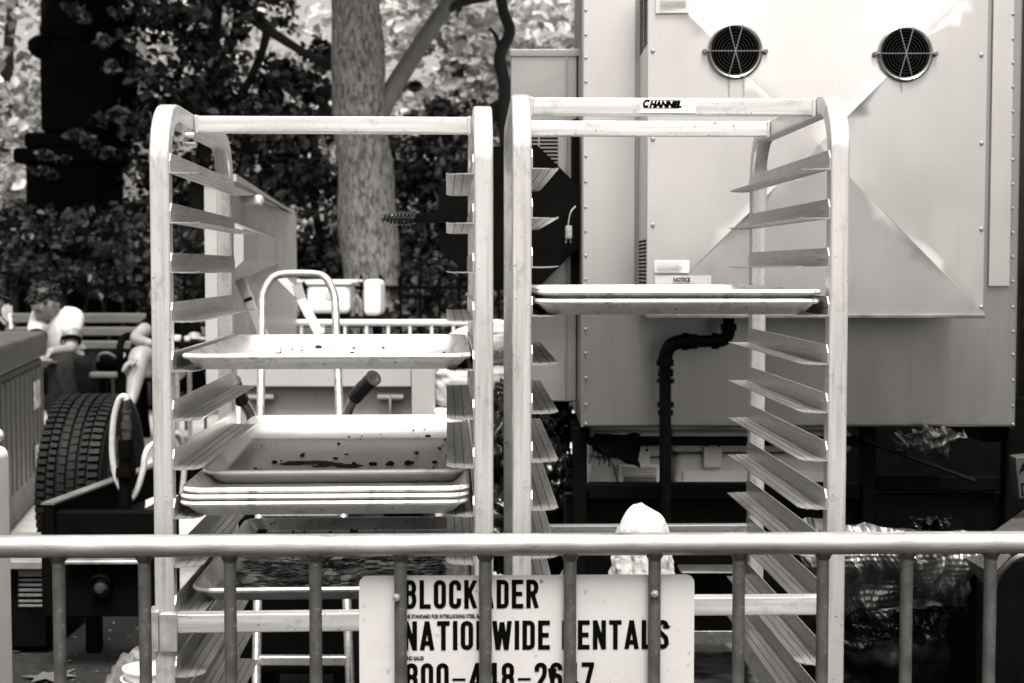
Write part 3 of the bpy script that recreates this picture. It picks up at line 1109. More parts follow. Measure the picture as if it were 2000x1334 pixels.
def crumbs(parent, seed, n, zone=(0.04, 0.6), size=(0.001, 0.0042), m=None):
    rnd = random.Random(seed)
    k = MB()
    for i in range(n):
        x = rnd.uniform(-PW / 2 + 0.035, PW / 2 - 0.035)
        y = rnd.uniform(*zone)
        s = rnd.uniform(*size) * (0.5 + rnd.random() ** 3)
        vv, ff = blob(s * rnd.uniform(0.8, 1.8), s * rnd.uniform(0.8, 1.6), s * 0.7, seed + i, 0.5, 2.0, 1)
        k.add(vv, ff, Matrix.Translation((x, y, 0.0015 + s * 0.5)))
    o = k.build('crumbs', m or M_CRUMB, parent, world=False, kind='stuff')
    return o


def pan(rackobj, label, z, m, seed, x=0.0, y=0.0, tilt=0.0, ncr=0, group=None, warp=0.0, yaw=0.0):
    root = link('sheet_pan', pan_mesh(m, seed, warp))
    root.modifiers.new('weighted_normals', 'WEIGHTED_NORMAL').keep_sharp = True
    root.matrix_basis = rackobj.matrix_basis @ Matrix.Translation((x, y, z)) @ Matrix.Rotation(yaw, 4, 'Z') @ Matrix.Rotation(tilt, 4, 'X')
    tag(root, label, 'sheet pan', group)
    if ncr:
        crumbs(root, seed * 31 + 5, ncr)
    return root


G_L, G_R = 'sheet pans on the rack nearest the park bench', 'sheet pans on the rack nearest the steel oven'
t_ = 0.0022
panA = pan(left_rack, 'topmost sheet pan of the crossbar rack, pale with scattered crumbs', RUN_Z[4] + t_, M_PAN, 1, 0.004, -0.002, 0, 46, G_L)
zC = RUN_Z[7] + t_
pan(left_rack, 'lowest of the three nested sheet pans, showing its full side wall', zC, M_PAN, 2, -0.002, 0.0, 0, 0, G_L)
pan(left_rack, 'middle rim of the three nested sheet pans', zC + 0.0105, M_PAN, 3, -0.001, -0.002, 0, 0, G_L)
pan(left_rack, 'top one of three nested sheet pans, under the tilted greasy pan', zC + 0.021, M_PAN, 4, 0.001, -0.001, 0, 0, G_L)
panB = pan(left_rack, 'tilted sheet pan with greasy streak and burnt crumbs, pushed back', zC + 0.0235, mat('greasy_pan_aluminium', 0.66, rough=0.40, metal=0.30, var=0.22, scale=6, bump=0.08, bscale=60, dirt=0.6, dscale=10, dirtv=0.2), 5, 0.003, 0.175, R(2.3), 44, G_L)
# burnt smear near the front of the tilted pan
rnd = random.Random(77)
k = MB()
for i in range(70):
    u = rnd.random()
    s = rnd.uniform(0.003, 0.0095)
    vv, ff = blob(s * 2.4, s * 0.8, 0.0012, i, 0.6, 2.2, 1)
    k.add(vv, ff, Matrix.Translation((-0.10 + 0.125 * u, 0.185 + 0.016 * math.sin(u * 5) + rnd.gauss(0, 0.008), 0.0022)))
for (x, y, s) in ((0.055, 0.072, 0.007), (0.085, 0.075, 0.008), (0.118, 0.080, 0.0085), (0.165, 0.09, 0.005), (-0.125, 0.10, 0.005), (0.13, 0.19, 0.0045), (0.02, 0.08, 0.004)):
    vv, ff = blob(s, s * 0.8, s * 0.6, x * 50, 0.5, 2.0, 2)
    k.add(vv, ff, Matrix.Translation((x, y + 0.10, 0.004)))
k.build('burnt_smear', M_CRUMB, panB, world=False, kind='stuff')
panD = pan(left_rack, 'sheet pan covered in black burnt crust on the crossbar rack', RUN_Z[9] + t_, M_PANB, 6, 0.002, 0.075, 0, 0, G_L)
# burnt crust: a real wrinkled layer
nx, ny = 150, 190
k = MB()
for j in range(ny + 1):
    for i in range(nx + 1):
        x = -PW / 2 + 0.030 + (PW - 0.060) * i / nx
        y = 0.030 + (PL - 0.060) * j / ny
        f1 = noise.fractal(Vector((x * 22, y * 9, 1.3)), 0.7, 2.1, 5)
        f2 = 1 - abs(noise.noise(Vector((x * 30, y * 60, 5.0)))) * 2
        z = 0.0012 + 0.0030 * f1 + 0.0024 * f2 * f2 - 0.0016
        edge = min(x + PW / 2 - 0.03, PW / 2 - 0.03 - x, y - 0.03, PL - 0.03 - y)
        z += -0.004 * (1 - smoothstep(0, 0.02, edge)) - 0.006 * smoothstep(0.34, 0.60, y + 0.06 * f1)
        k.v.append(Vector((x, y, z + 0.002)))
for j in range(ny):
    for i in range(nx):
        q_ = j * (nx + 1) + i
        k.f.append((q_, q_ + 1, q_ + nx + 2, q_ + nx + 1))
k.build('burnt_crust', mat('burnt_crust', 0.008, rough=0.28, var=0.7, scale=40, bump=0.5, bscale=120, spec=0.5), panD, world=False, ang=180)
crumbs(panD, 9, 40, (0.45, 0.62), (0.002, 0.006))
zR = RUN_Z[3] + t_ + R_OFF
pan(right_rack, 'lower of two nested sheet pans on the sticker rack', zR, M_PAN, 7, -0.002, 0.0, 0, 0, G_R)
pan(right_rack, 'upper of two nested pale sheet pans on the sticker rack', zR + 0.0145, M_PAN, 8, 0.001, -0.002, 0, 18, G_R)
zG = RUN_Z[12] + t_ + R_OFF
pan(right_rack, 'lower greasy sheet pan near the bottom of the sticker rack', zG, M_PANB, 10, 0.0, 0.002, 0, 0, G_R)
panG = pan(right_rack, 'upper greasy sheet pan with dark liquid beside the barrier sign', zG + 0.0150, M_PANB, 11, 0.002, 0.0, 0, 12, G_R)
k = MB()
gx, gy = 40, 50
for j in range(gy + 1):
    for i in range(gx + 1):
        x = -PW / 2 + 0.027 + (PW - 0.054) * i / gx
        y = 0.027 + (PL - 0.054) * j / gy
        k.v.append(Vector((x, y, 0.0045 + 0.0006 * noise.noise(Vector((x * 30, y * 30, 2))))))
for j in range(gy):
    for i in range(gx):
        q_ = j * (gx + 1) + i
        k.f.append((q_, q_ + 1, q_ + gx + 2, q_ + gx + 1))
k.build('dark_grease', mat('dark_grease', 0.006, rough=0.10, var=0.6, scale=9, bump=0.25, bscale=18), panG, world=False, ang=180)

# ================================================================== WHITE COTTON BUNDLE, unidentified, standing between barrier and rack
MPY = 2.125
mtop = P(1254, 984, MPY)
mp = thing('bundle', 'fuzzy white cotton mop standing up behind the barrier sign', 'bundle', (mtop.x, MPY, 0.012), 0)
k = MB()
nt_, nh_ = 120, 70
Hm = 0.15
for j in range(nh_ + 1):
    v_ = j / nh_
    z = mtop.z - Hm * v_
    bs_ = math.sqrt(max(0.0, 1 - (1 - min(1, v_ / 0.40)) ** 3.0)) * (0.92 + 0.16 * v_)
    for i in range(nt_):
        a = 2 * math.pi * i / nt_
        fold = 0.34 * smoothstep(0.10, 0.5, v_) * (abs(math.sin(3.5 * a + 0.5 * math.sin(v_ * 4) + 0.6)) ** 0.6 - 0.6)
        fuzz = 0.13 * noise.fractal(Vector((math.cos(a) * 2.2, math.sin(a) * 2.2, v_ * 4 + 3)), 0.8, 2, 4) + 0.014 * noise.noise(Vector((math.cos(a) * 16, math.sin(a) * 16, v_ * 40)))
        rr_ = bs_ * (1 + fold + fuzz)
        sk = 0.0
        k.v.append(Vector((mtop.x + 0.041 * rr_ * math.cos(a) + sk, MPY + 0.034 * rr_ * math.sin(a), z + 0.010 * noise.noise(Vector((math.cos(a) * 1.2 * bs_, math.sin(a) * 1.2, 9))) * (1 - v_) - 0.010 * max(0.0, -math.cos(a)) * bs_ * (1 - v_))))
for j in range(nh_):
    for i in range(nt_):
        i2 = (i + 1) % nt_
        k.f.append((j * nt_ + i, j * nt_ + i2, (j + 1) * nt_ + i2, (j + 1) * nt_ + i))
k.f.append(tuple(range(nh_ * nt_, (nh_ + 1) * nt_)))
M_TERRY = mat('white_terry', 0.44, rough=1.0, var=0.08, scale=60, bump=0.35, bscale=420, spec=0.02)
k.build('bundle_cloth', M_TERRY, mp, ang=180)
k = MB()
k.cyl((mtop.x, MPY, 0.012), (mtop.x, MPY, mtop.z - 0.10), 0.011, 12)  # added stick holding up the bundle, hidden behind the sign
k.build('handle', M_WOOD, mp)

# ================================================================== CROWD BARRIER WITH SIGN
BRY, BYAW = 1.955, R(1.2)
rail_z = P(1000, 1063.5, BRY).z
PSP = 166.0 * BRY / FPX
PX0 = [P(120 + 165.6 * i, 1090, BRY).x for i in range(-3, 15)]


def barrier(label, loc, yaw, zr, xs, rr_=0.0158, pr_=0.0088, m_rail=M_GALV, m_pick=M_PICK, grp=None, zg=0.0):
    b_ = thing('crowd_barrier', label, 'barrier', loc, yaw, grp)
    x0, x1 = xs[0] - 0.1, xs[-1] + 0.1
    k = MB()
    zlow = 0.16
    path = [(x0, 0, zlow)] + [Vector((x0, 0, zr - 0.10))] + arc((x0 + 0.10, zr - 0.10), 0.10, 180, 90, 8, 'xz', 0)[1:] + arc((x1 - 0.10, zr - 0.10), 0.10, 90, 0, 8, 'xz', 0) + [Vector((x1, 0, zlow))]
    k.tube(path, rr_, 20, up=(0, 1, 0))
    k.build('frame_rail', m_rail, b_, world=False)
    k = MB()
    k.tube([(x0, 0, zlow), (x1, 0, zlow)], rr_ * 0.9, 14)
    k.build('bottom_rail', m_rail, b_, world=False)
    pk = MB()
    pk.tube([(0, 0, zlow), (0, 0, zr - rr_ * 0.7)], pr_, 12)
    pk.tube([(0, 0, zr - rr_ * 1.35), (0, 0, zr - rr_ * 0.80)], pr_ * 1.35, 12, scales=[0.8, 1.15])
    pme = pk.mesh('picket', m_pick)
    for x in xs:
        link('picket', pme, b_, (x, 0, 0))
    for sx in (x0 + 0.25, x1 - 0.25):
        k = MB()
        k.box((sx - 0.025, -0.26, zg + 0.002), (sx + 0.025, 0.26, zg + 0.010))
        k.tube([(sx, 0, zg + 0.01), (sx, 0, zlow)], 0.014, 10)
        k.build('foot', m_rail, b_, world=False)
    return b_


# local x is measured from the barrier's own origin
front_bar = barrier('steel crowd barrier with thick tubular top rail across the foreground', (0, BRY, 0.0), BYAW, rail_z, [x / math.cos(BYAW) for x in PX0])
ib = front_bar.matrix_basis.inverted()

# ---- sign behind the pickets
SY = 0.0145    # local depth of the sign face behind the picket axis
sg = thing('barrier_sign', 'white rental sign with bold black lettering bolted behind the barrier pickets', 'sign', (0, BRY, 0), BYAW)
sl = (ib @ P(702, 1200, BRY + SY)).x
sr = (ib @ P(1355, 1200, BRY + SY + 0.01)).x
st = (ib @ P(1030, 1124, BRY + SY)).z
sb = st - 0.30
k = MB()
poly = [(x, SY, z) for (x, z) in rrect(sr - sl, st - sb, 0.012, 5, (sl + sr) / 2, (st + sb) / 2)]
k.prism(poly, (0, 0.003, 0))
k.build('sign_board', M_SIGN, sg, world=False, ang=60)


class Stroke:
    """Condensed bold sign alphabet drawn as thick strokes (unit cap height)."""
    W = 0.43
    T = 0.160

    def __init__(s):
        h = s.T / 2
        s.h = h
        s.w = s.W
        s.x0, s.x1, s.y0, s.y1 = h, s.W - h, h, 1 - h

    def semi(s, cx, cy, r, a0, a1, n=10, ry=None):
        ry = ry or r
        return [(cx + r * math.cos(R(a0 + (a1 - a0) * i / n)), cy + ry * math.sin(R(a0 + (a1 - a0) * i / n))) for i in range(n + 1)]

    def glyph(s, ch):
        x0, x1, y0, y1, w, h = s.x0, s.x1, s.y0, s.y1, s.w, s.h
        r = (x1 - x0) / 2
        mx = (x0 + x1) / 2
        ym = 0.52
        S = s.semi
        g = {
            'I': (s.T, [[(h, 0), (h, 1)]]),
            'L': (w * 0.92, [[(x0, 0), (x0, 1)], [(x0, y0), (w * 0.92, y0)]]),
            'T': (w, [[(mx, 0), (mx, 1)], [(0, y1), (w, y1)]]),
            'E': (w * 0.95, [[(x0, 0), (x0, 1)], [(x0, y0), (w * .95, y0)], [(x0, y1), (w * .95, y1)], [(x0, .5), (w * .86, .5)]]),
            'O': (w, [S(mx, y1 - r, r, 0, 180) + S(mx, y0 + r, r, 180, 360) + [(x1, y1 - r)]]),
            'C': (w, [[(x1, .64)] + S(mx, y1 - r, r, 0, 180) + S(mx, y0 + r, r, 180, 360) + [(x1, .36)]]),
            'D': (w, [[(x0, 0), (x0, 1)], [(x0, y1), (mx, y1)] + S(x1 - .12, y1 - .12, .12, 90, 0, 6) + S(x1 - .12, y0 + .12, .12, 0, -90, 6) + [(x0, y0)]]),
            'B': (w, [[(x0, 0), (x0, 1)], [(x0, y1), (mx, y1)] + S(x1 - .125, y1 - .19, .12, 90, -90, 8, .19)[0:] + [(x0, ym + .03)],
                      [(x0, ym + .03), (mx, ym + .03)] + S(x1 - .12, (ym + .03 + y0) / 2, .12, 90, -90, 8, (ym + .03 - y0) / 2) + [(x0, y0)]]),
            'R': (w * 1.02, [[(x0, 0), (x0, 1)], [(x0, y1), (mx, y1)] + S(x1 - .125, y1 - .2, .125, 90, -90, 8, .2) + [(x0, y1 - .4)], [(mx + .0, y1 - .4), (w * 1.02 - h * .9, 0)]]),
            'K': (w * 1.06, [[(x0, 0), (x0, 1)], [(w - h * .6, 1), (x0 + .03, .42)], [(x0 + .10, .58), (w * 1.06 - h * .9, 0)]]),
            'A': (w * 1.1, [[(h * .8, 0), (w * .55, 1)], [(w * 1.1 - h * .8, 0), (w * .55, 1)], [(w * .25, .24), (w * .85, .24)]]),
            'N': (w * 1.05, [[(x0, 0), (x0, 1)], [(w * 1.05 - h, 0), (w * 1.05 - h, 1)], [(x0, .98), (w * 1.05 - h, .02)]]),
            'W': (w * 1.5, [[(h * .8, 1), (w * .42, 0)], [(w * .42, 0), (w * .75, .95)], [(w * .75, .95), (w * 1.08, 0)], [(w * 1.08, 0), (w * 1.5 - h * .8, 1)]]),
            'S': (w, [[(x1, .70), (x1, y1 - r)] + S(mx, y1 - r, r, 0, 180) + [(x0, .70), (x0 + .03, .60), (mx, .50), (x1 - .03, .40), (x1, .30)] + S(mx, y0 + r, r, 0, -180) + [(x0, .32)]]),
            '0': (w, [S(mx, y1 - r, r, 0, 180) + S(mx, y0 + r, r, 180, 360) + [(x1, y1 - r)]]),
            '8': (w, [S(mx, y1 - r, r, 0, 180) + S(mx, .52 + r, r, 180, 360) + [(x1, y1 - r)], S(mx, .52 - r, r, 0, 180) + S(mx, y0 + r, r, 180, 360) + [(x1, .52 - r)]]),
            '4': (w * 1.06, [[(w * .74, 0), (w * .74, 1)], [(w * .66, .97), (h * .9, .27)], [(h * .3, .25), (w * 1.06, .25)]]),
            '2': (w, [[(x0, .68)] + S(mx, y1 - r, r, 180, 0) + [(x1, .66), (x1 - .03, .52), (x0 + .02, .16), (x0, y0)], [(0.02, y0), (w, y0)]]),
            '6': (w, [S(mx, .55 - r, r, 0, 180) + S(mx, y0 + r, r, 180, 360) + [(x1, .55 - r)], [(x0, .35), (x0, y1 - r)] + S(mx, y1 - r, r, 180, 0) + [(x1, .72)]]),
            '7': (w, [[(0, y1), (w, y1)], [(w - h * .9, 1 - h), (w * .32, 0)]]),
            '-': (w * 1.15, [[(.02, .42), (w * 1.1, .42)]]),
            ' ': (w * 0.46, []),
        }
        return g[ch]

    def write(s, txt, gap=0.105):
        """Returns list of (verts2d, faces) strokes and the total width."""
        out, x = [], 0.0
        for ch in txt:
            w, strokes = s.glyph(ch)
            out.append((ch, x, strokes))
            x += w + gap
        return out, x - gap


def stroke_quads(pts, h, dash=False):
    n = len(pts)
    P2 = [Vector(p) for p in pts]
    L_, R_ = [], []
    hh = h * (0.55 if dash else 1)
    for i in range(n):
        d0 = (P2[i] - P2[i - 1]).normalized() if i > 0 else (P2[1] - P2[0]).normalized()
        d1 = (P2[i + 1] - P2[i]).normalized() if i < n - 1 else d0
        d = (d0 + d1)
        d = d.normalized() if d.length > 1e-6 else d0
        nn = Vector((-d.y, d.x))
        c = max(0.5, nn.dot(Vector((-d1.y, d1.x))))
        L_.append(P2[i] + nn * hh / c)
        R_.append(P2[i] - nn * hh / c)
    return L_, R_


SK = Stroke()


def sign_line(txt, px0, px1, ycap, ybase):
    a = ib @ P(px0, ybase, BRY + SY)
    b_ = ib @ P(px1, ybase, BRY + SY + 0.004)
    top_ = ib @ P(px0, ycap, BRY + SY)
    H = top_.z - a.z
    items, tw = SK.write(txt)
    sx = (b_.x - a.x) / tw
    lay = 0
    for (ch, x, strokes) in items:
        if not strokes:
            continue
        k = MB()
        for pts in strokes:
            lay += 1
            L_, R_ = stroke_quads(pts, SK.h, ch == '-')
            yl = SY - 0.0006 - 0.00004 * (lay % 9)
            o = len(k.v)
            for p, q_ in zip(L_, R_):
                for e in (p, q_):
                    zz = min(1.0, max(0.0, e.y)) * H
                    k.v.append(Vector((a.x + (x + e.x) * sx, yl, a.z + zz)))
            for i in range(len(pts) - 1):
                k.f.append((o + 2 * i, o + 2 * i + 1, o + 2 * i + 3, o + 2 * i + 2))
        k.build('letter', M_BLACK, sg, world=False, smooth=False)


sign_line('BLOCKADER', 790, 1052, 1132, 1188)
sign_line('NATIONWIDE RENTALS', 789, 1306, 1212, 1269)
sign_line('800-448-2647', 792, 1160, 1294, 1350)


def sign_small(txt, px0, px1, ybase, hpx, off=0.0):
    a = ib @ P(px0, ybase, BRY + SY)
    w_ = (ib @ P(px1, ybase, BRY + SY)).x - a.x
    me, w = text_mesh(txt, M_BLACK, hpx * BRY / FPX / 0.73, 0, off)
    for v in me.vertices:
        v.co.x *= w_ / w
    link('lettering', me, sg, (a.x, SY - 0.0010, a.z))


sign_small('THE STANDARD FOR INTERLOCKING STEEL BAR', 789, 944, 1206, 7.5, 0.0003)
sign_small('AND SALES', 790, 828, 1287.5, 7.5, 0.0003)
sign_small('\u00ae', 1054, 1061, 1139, 7.0)
for (x, y) in ((775, 1163), (1278, 1158)):
    p = ib @ P(x, y, BRY)
    k = MB()
    k.lathe([(0.0001, -0.0135), (0.0050, -0.0125), (0.0056, -0.0090), (0.0040, -0.0085), (0.0040, SY)], (p.x, 0, p.z), (0, 1, 0), 6 if x > 1000 else 12)
    k.build('bolt', mat('bolt_plated', 0.6, rough=0.35, metal=0.8, var=0.2), sg, world=False)

# ================================================================== GAS TRAILER ON THE LEFT (wheel, chassis beam, tail plate)
lt = thing('utility_trailer', 'black trailer chassis with big treaded wheel beside the grey bin', 'trailer', (-1.3, 5.2, 0.33), 0)
WC = Vector((P(183, 900, 5.2).x, 5.2, 0.0))
WR, WW = 0.345, 0.215
WC.z = 0.332 + WR
wheel = link('wheel', None, lt)
wheel.matrix_basis = lt.matrix_basis.inverted() @ Matrix.Translation(WC)
k = MB()
tp = [(0.185, -0.085), (0.20, -0.105), (0.27, -0.118), (0.315, -0.112), (0.326, -0.096), (0.330, -0.075), (0.330, 0.075), (0.326, 0.096), (0.315, 0.112), (0.27, 0.118), (0.20, 0.105), (0.185, 0.085)]
k.lathe(tp, (0, 0, 0), (1, 0, 0), 64)
k.build('tyre', M_RUBBER, wheel, world=False)
# tread blocks in five ribs, with notched gaps
k = MB()
rows = [(-0.084, 0.024, 76, 0.0), (-0.053, 0.024, 80, 0.5), (-0.017, 0.024, 70, 0.2), (0.017, 0.024, 70, 0.6), (0.053, 0.024, 80, 0.7), (0.084, 0.024, 76, 0.35)]
for (xc, w_, n_, ph) in rows:
    for i in range(n_):
        a = 2 * math.pi * (i + ph) / n_
        da = math.pi / n_ * (0.60 if abs(xc) > 0.03 else 0.84)
        sk = 0.10 / n_ * (1 if xc >= 0 else -1) * 6
        vv = []
        for (rr_) in (0.322, 0.3455):
            for (sx, sa, sh) in ((-1, -1, -1), (1, -1, 1), (1, 1, 1), (-1, 1, -1)):
                aa = a + sa * da + sh * sk * 0.5
                ex = 0.0 if abs(xc) < 0.07 or (sx * xc) < 0 else 0.010
                rq = rr_ - (0.006 if ex else 0)
                vv.append(((xc + sx * (w_ / 2 + ex)), rq * math.sin(aa), rq * math.cos(aa)))
        k.add(vv, [(0, 3, 2, 1), (4, 5, 6, 7), (0, 1, 5, 4), (1, 2, 6, 5), (2, 3, 7, 6), (3, 0, 4, 7)])
k.build('tread_blocks', mat('tread_rubber', 0.010, spec=0.12, rough=0.6, var=0.5, scale=16, bump=0.1, bscale=80), wheel, world=False, smooth=False, kind='stuff')  # tread paler than the tyre: groove shade is put into the colours
k = MB()
k.lathe([(0.0001, 0.075), (0.05, 0.078), (0.055, 0.060), (0.13, 0.045), (0.15, 0.06), (0.175, 0.072), (0.19, 0.080), (0.19, -0.08), (0.0001, -0.08)], (0, 0, 0), (1, 0, 0), 40)
k.build('rim', mat('dull_rim', 0.10, rough=0.4, metal=0.6, var=0.2), wheel, world=False)
M_LIT_TOP = mat('lit_beam_top', 0.16, rough=0.45, metal=0.4, var=0.4, scale=9, stretch=(1, 0.3, 1))  # light on the black beam's top painted as a paler tone
b0, b1 = P(80, 982, 4.0), P(300, 899, 4.85)
b1 = b0 + (b1 - b0) * 3.0
b1.z = b0.z
d = (b1 - b0)
k = MB()
wv = Vector((0.038, 0, 0))
k.prism([b0, b0 + wv, b0 + wv + Vector((0, 0, -0.006)), b0 + Vector((0, 0, -0.006))], d)
k.build('beam_flange', M_LIT_TOP, lt, smooth=False)
k = MB()
k.prism([b0 + Vector((0.005, 0.004, -0.0065)), b0 + wv * 0.9 + Vector((0, 0.004, -0.0065)), b0 + wv * 0.9 + Vector((0, 0.004, -0.105)), b0 + Vector((0.005, 0.004, -0.105))], d)
k.build('chassis_beam', M_BSTEEL, lt, smooth=False)
k = MB()
a, b_ = P(82, 1205, 4.02), P(345, 1092, 4.02)
k.rbox((a.x, 4.02, a.z), (b_.x, 4.06, P(82, 990, 4.02).z - 0.014), 0.004, 1)
k.build('tail_plate', M_BSTEEL, lt)
k = MB()
k.rbox((P(125, 1097, 3.98).x, 3.975, P(125, 1102, 3.98).z), (P(282, 1097, 3.98).x, 4.018, P(125, 1095, 3.98).z), 0.002, 1)
k.build('tail_lip', mat('bright_lip', 0.45, rough=0.3, metal=0.7, var=0.3), lt)  # thin bright strip on the tail plate
k = MB()
p = P(198, 1148, 4.0)
k.lathe([(0.0001, -0.022), (0.012, -0.020), (0.019, -0.010), (0.021, 0.0), (0.025, 0.0), (0.025, 0.019)], (p.x, 4.0, p.z), (0, 1, 0), 24)
k.build('tail_lamp', mat('tail_lamp_lens', 0.03, rough=0.2, var=0.2), lt)
k = MB()
k.lathe([(0.020, -0.010), (0.029, -0.016), (0.031, -0.004), (0.029, 0.019)], (p.x, 4.0, p.z + 0.012), (0, 1, 0.25), 20)
k.build('lamp_hood', M_BSTEEL, lt)
k = MB()
k.cyl(P(215, 1045, 4.1), P(330, 982, 4.9), 0.022, 14)
k.cyl(P(240, 1030, 4.28), P(252, 1024, 4.36), 0.028, 14)
k.build('draw_tube', mat('dull_dark_steel', 0.03, rough=0.45, metal=0.5, var=0.4), lt)
k = MB()
k.cyl((WC.x, 5.2, WC.z), (WC.x + 1.2, 5.2, WC.z), 0.03, 12)
k.build('axle', M_BSTEEL, lt)
k = MB()
k.box((b0.x + 0.06, 4.2, 0.335), (b0.x + 0.10, 4.24, b0.z - 0.11))
k.build('jack_leg', M_BSTEEL, lt, smooth=False)
# gas regulator post
RY = 4.25
rg = thing('gas_regulator', 'black gas valve stem standing on the trailer beam with brass fittings', 'valve', P(245, 1080, RY), 0)
k = MB()
k.cyl(P(246, 860, RY), P(243, 1085, RY), 0.020, 14)
k.cyl(P(246, 858, RY), P(246, 895, RY), 0.024, 14)
k.cyl(P(246, 915, RY), P(245, 930, RY), 0.030, 14)
k.build('post', M_BSTEEL, rg)
k = MB()
for (ya, yb, r_) in ((782, 800, 0.010), (800, 806, 0.015), (808, 822, 0.012), (824, 838, 0.016), (840, 858, 0.013)):
    k.cyl(P(247, ya, RY), P(247, yb, RY), r_, 8)
k.build('fitting', mat('dull_brass', 0.13, rough=0.35, metal=0.8, var=0.4, scale=30), rg)
hose = MB()
hose.tube(spline([P(247, 782, RY), P(243, 774, RY), P(232, 782, RY), P(222, 820, RY), P(219, 880, RY), P(226, 930, RY), P(243, 965, RY), P(256, 973, RY + 0.02), P(268, 955, RY + 0.03), P(279, 920, RY + 0.04), P(284, 888, RY + 0.05), P(298, 868, RY + 0.08), P(345, 848, RY + 0.16), P(360, 900, RY + 0.2), P(352, 1000, RY + 0.2)], 8), 0.0095, 10)
ho = hose.build('gas_hose', mat('pale_hose', 0.42, rough=0.4, var=0.15, scale=60, bump=0.3, bscale=120))
tag(ho, 'pale braided gas hose looping down from the valve stem', 'hose')

# ================================================================== GREY RIBBED BIN at the left edge
bn0, bn1 = P(-60, 690, 4.95), P(93, 646, 7.2)
bin_top = bn1.z
BX0, BX1 = bn1.x, bn1.x
bin_ = thing('insulated_bin', 'tall grey ribbed plastic bin with flat lid at the picture edge', 'bin', (bn1.x, 6.2, 0.342), 0)
# right face runs from near (x=-?) to far (x=93); vertical plane through two points
f_near = P(0, 700, 5.75)
f_far = P(93, 700, 7.2)
dv = Vector((f_far.x - f_near.x, f_far.y - f_near.y, 0))
L_ = dv.length
dv.normalize()
nv = Vector((dv.y, -dv.x, 0))    # outward, towards +x side
Mb = Matrix.Translation(Vector((f_far.x, f_far.y, 0.342))) @ Matrix(((-dv.x, -nv.x, 0, 0), (-dv.y, -nv.y, 0, 0), (0, 0, 1, 0), (0, 0, 0, 1)))
H = bin_top - 0.342
k = MB()
k.rbox((0.03, 0.022, 0.0), (2.2, 1.0, H - 0.13), 0.02, 2, Mb)
k.build('tub', M_GREYP, bin_)
k = MB()
k.rbox((0.0, 0.0, H - 0.128), (2.25, 1.05, H), 0.025, 2, Mb)
k.build('lid', M_GREYP, bin_)
for i in range(16):
    k = MB()
    x = 0.13 + i * 0.135
    k.rbox((x, 0.004, 0.16), (x + 0.085, 0.03, H - 0.16), 0.010, 2, Mb)
    k.build('rib', M_GREYP, bin_)
k = MB()
k.rbox((0.05, -0.012, H - 0.32), (0.12, 0.02, H - 0.20), 0.012, 2, Mb)
k.build('side_handle', M_BSTEEL, bin_)
for (xa, xb, za, zb, v) in ((0.38, 0.50, 0.47, 0.60, 0.5), (0.30, 0.355, 0.47, 0.60, 0.55)):
    k = MB()
    k.box((xa, -0.001, za), (xb, 0.003, zb), Mb)
    k.build('worn_label', mat('worn_label', 0.42, rough=0.7, var=0.9, scale=26), bin_, smooth=False)
k = MB()
k.rbox((0.44, -0.02, 0.18), (0.52, 0.003, 0.30), 0.008, 2, Mb)
k.build('drain_latch', mat('latch_pale_grey', 0.30, rough=0.5), bin_)

# white jug at the left edge
jg = thing('white_jug', 'white plastic jug cut off at the lower corner beside the barrier', 'jug', (P(0, 1040, 3.3).x, 3.35, 0.09), 0)
k = MB()
jx = P(20, 950, 3.49).x
jt, jb = P(0, 852, 3.3).z, 0.20
k.rbox((jx - 0.24, 3.25, jb), (jx + 0.006, 3.49, P(0, 885, 3.3).z), 0.03, 4)
k.build('jug_body', M_WHITEP, jg)
k = MB()
k.rbox((jx - 0.24, 3.25, P(0, 884, 3.3).z), (jx - 0.008, 3.49, jt), 0.03, 4)
k.build('jug_shoulder', M_WHITEP, jg)
k = MB()
k.cyl((jx - 0.12, 3.37, jt - 0.005), (jx - 0.12, 3.37, jt + 0.03), 0.03, 16)
k.build('cap', M_WHITEP, jg)
k = MB()
k.box((jx - 0.28, 3.2, 0.10), (jx + 0.03, 3.55, 0.198))
ob = k.build('plank_block', M_WOOD, None, smooth=False)
tag(ob, 'low timber block under the white jug', 'block')

# black ventilated unit at lower left
vu = thing('vent_unit', 'black box with pale printed panel low at the picture edge', 'machine', (P(30, 1200, 4.2).x, 4.3, 0.33), 0)
k = MB()
a, b_ = P(-60, 1195, 4.2), P(92, 1092, 4.2)
k.rbox((a.x, 4.2, 0.345), (b_.x, 4.6, b_.z), 0.008, 1)
k.build('case', M_BSTEEL, vu)
for i, (ya, yb) in enumerate(((1114, 1126), (1131, 1135), (1140, 1145), (1150, 1155), (1160, 1165), (1172, 1176), (1181, 1185))):
    panel('printed_bar', 36, 90, ya, yb, 4.196, 0.0035, mat('print_pale', 0.16, rough=0.6, var=0.4, scale=40), vu, 0.0005)
k = MB()
k.rbox((a.x, 4.16, P(0, 1108, 4.2).z), (b_.x + 0.002, 4.62, P(0, 1098, 4.2).z + 0.012), 0.004, 1)
k.build('top_edge', mat('grey_edge', 0.16, rough=0.5), vu)

